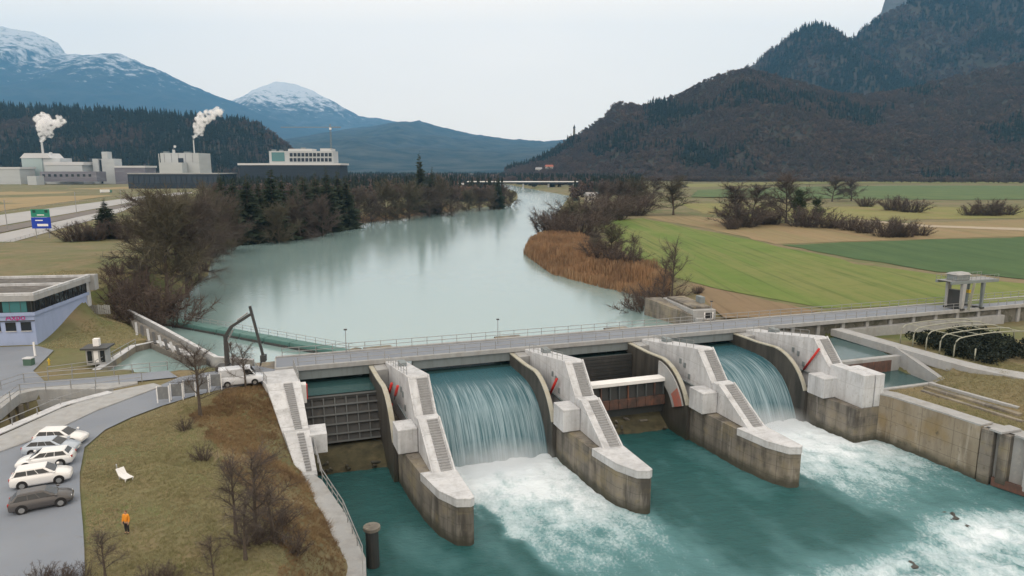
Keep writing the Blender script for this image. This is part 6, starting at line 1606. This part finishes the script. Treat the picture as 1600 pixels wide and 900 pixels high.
MB().box(-w_ * .22, w_ * .36, -.16, -.125, z0 + hz * .12, z0 + hz * .24).build('text_bar', M_white, t); MB().box(-w_ * .30, w_ * .1, -.16, -.125, z0 + hz * .40, z0 + hz * .45).build('text_bar', M_white, t); MB().box(-w_ * .18, w_ * .2, -.14, -.105, z0 + hz * .68, z0 + hz * .73).build('text_bar', M_white, t)
x, y = g(166, 302); t = thing('lorry', 'white lorry driving on the far part of the highway', 'lorry', (x, y, .1), R(60))
MB().box(-6, 3.5, -1.25, 1.25, 1, 4).build('cargo_box', M_white, t, bevel=.05); MB().box(3.8, 6, -1.2, 1.2, .6, 3.4).build('cab', mat('cab_green', (.08, .2, .16), .4), t, bevel=.2); MB().box(5.8, 6.03, -1.1, 1.1, 2, 3.1).build('windscreen', M_glass, t)
for xx in (-4.5, -3.2, 4.8):
    for s in (-1.1, 1.1): wheel(t, xx, s, .5, .3)
def guard(name, label, pts, h, sp):
    railing(name, label, [(*g(*p), .1) for p in pts], 2, h, sp)
guard('guard_rail', 'steel guard rail along the near edge of the highway', [(-40, 397), (60, 366), (190, 332)], 1.0, 6)
guard('guard_rail', 'steel guard rail along the far edge of the highway', [(-40, 340), (90, 320), (235, 303)], 1.2, 10)
# railway masts
for i, (px, py, tp) in enumerate([(12, 360, 312), (120, 335, 300), (190, 321, 295)]):
    x, y = g(px, py); h = at(px, tp, y)[1]; o = thing('catenary_mast', 'thin railway mast, %s of the three beside the tracks' % ['nearest', 'middle', 'farthest'][i], 'mast', (x, y, 0), 0, 'railway masts')
    MB().tube([(0, 0, -.3), (0, 0, h)], .16, 6).build('mast', M_rail, o); MB().beam((0, 0, h - .8), (3, 1, h - .6), .12).build('arm', M_rail, o)

# steam plumes
def plume_mat(name, dens, sc_):
    m = bpy.data.materials.new(name); m.use_nodes = True; t = m.node_tree; t.nodes.clear(); N = t.nodes; K = t.links
    o = N.new('ShaderNodeOutputMaterial'); v = N.new('ShaderNodeVolumePrincipled'); v.inputs['Color'].default_value = (.99, .99, 1, 1); tcn = N.new('ShaderNodeTexCoord'); n_ = N.new('ShaderNodeTexNoise'); n_.inputs['Scale'].default_value = .16; n_.inputs['Detail'].default_value = 4; K.new(tcn.outputs['Object'], n_.inputs['Vector'])
    r_ = N.new('ShaderNodeMapRange'); r_.inputs['From Min'].default_value = .40; r_.inputs['From Max'].default_value = .62; r_.inputs['To Max'].default_value = dens; K.new(n_.outputs['Fac'], r_.inputs['Value']); K.new(r_.outputs[0], v.inputs['Density'])
    K.new(v.outputs[0], o.inputs['Volume']); return m
M_steam = plume_mat('steam', .34, 1)
def plume_obj(label, blobs, Y, seed):
    """one hull grown round the steam's path: overlapping lumps merged by remeshing"""
    b = bmesh.new(); rr = random.Random(seed)
    x0, z0 = at(blobs[0][0], blobs[0][1], Y); k = Y / FPX
    for px, py, r_ in blobs:
        x, z = at(px, py, Y)
        for q in range(5):
            c = Vector((x - x0, 0, z - z0)) + Vector((rr.uniform(-1, 1), rr.uniform(-1, 1), rr.uniform(-1, 1))) * r_ * k * .55
            bmesh.ops.create_icosphere(b, subdivisions=2, radius=r_ * k * rr.uniform(.45, .75), matrix=Matrix.Translation(c))
    me = bpy.data.meshes.new('steam_plume'); b.to_mesh(me); b.free(); me.materials.append(M_steam)
    o = link('steam_plume', me); o.location = (x0, Y, z0)
    rm = o.modifiers.new('remesh', 'REMESH'); rm.mode = 'VOXEL'; rm.voxel_size = 1.4
    tx = bpy.data.textures.new('billow', 'CLOUDS'); tx.noise_scale = 5; tx.noise_depth = 5
    dp = o.modifiers.new('displace', 'DISPLACE'); dp.texture = tx; dp.strength = 5.0; dp.mid_level = .55
    tag(o, label, 'steam', None, 'stuff')
plume_obj('white steam drifting from the chimney of the pale green factory', [(66, 220, 4), (68, 214, 8), (70, 206, 10), (70, 198, 12), (66, 190, 12), (62, 183, 8), (78, 194, 11), (88, 190, 9), (97, 188, 7)], 1320, 1)
plume_obj('white steam drifting from the thin chimney of the box factory', [(303, 218, 2.5), (305, 213, 5), (309, 206, 8), (312, 198, 10), (314, 190, 10), (320, 183, 10), (330, 179, 9), (339, 177, 9), (346, 176, 7)], 1170, 2)
plume_obj('small puff of steam above the box factory roof', [(271, 234, 2), (273, 229, 3)], 1160, 3)

# ============================================================ AIR
def haze_mat():
    m = bpy.data.materials.new('haze'); m.use_nodes = True; t = m.node_tree; t.nodes.clear(); N = t.nodes; K = t.links
    o = N.new('ShaderNodeOutputMaterial'); v = N.new('ShaderNodeVolumePrincipled')
    v.inputs['Color'].default_value = (.22, .58, 1.0, 1); v.inputs['Density'].default_value = 5e-5; v.inputs['Anisotropy'].default_value = .0
    K.new(v.outputs[0], o.inputs['Volume']); return m
hz_ = MB().box(-17500, 17500, -300, 16600, -40, 3330).build('haze', haze_mat()); tag(hz_, 'thin bluish air filling the valley', 'haze', None, 'stuff')
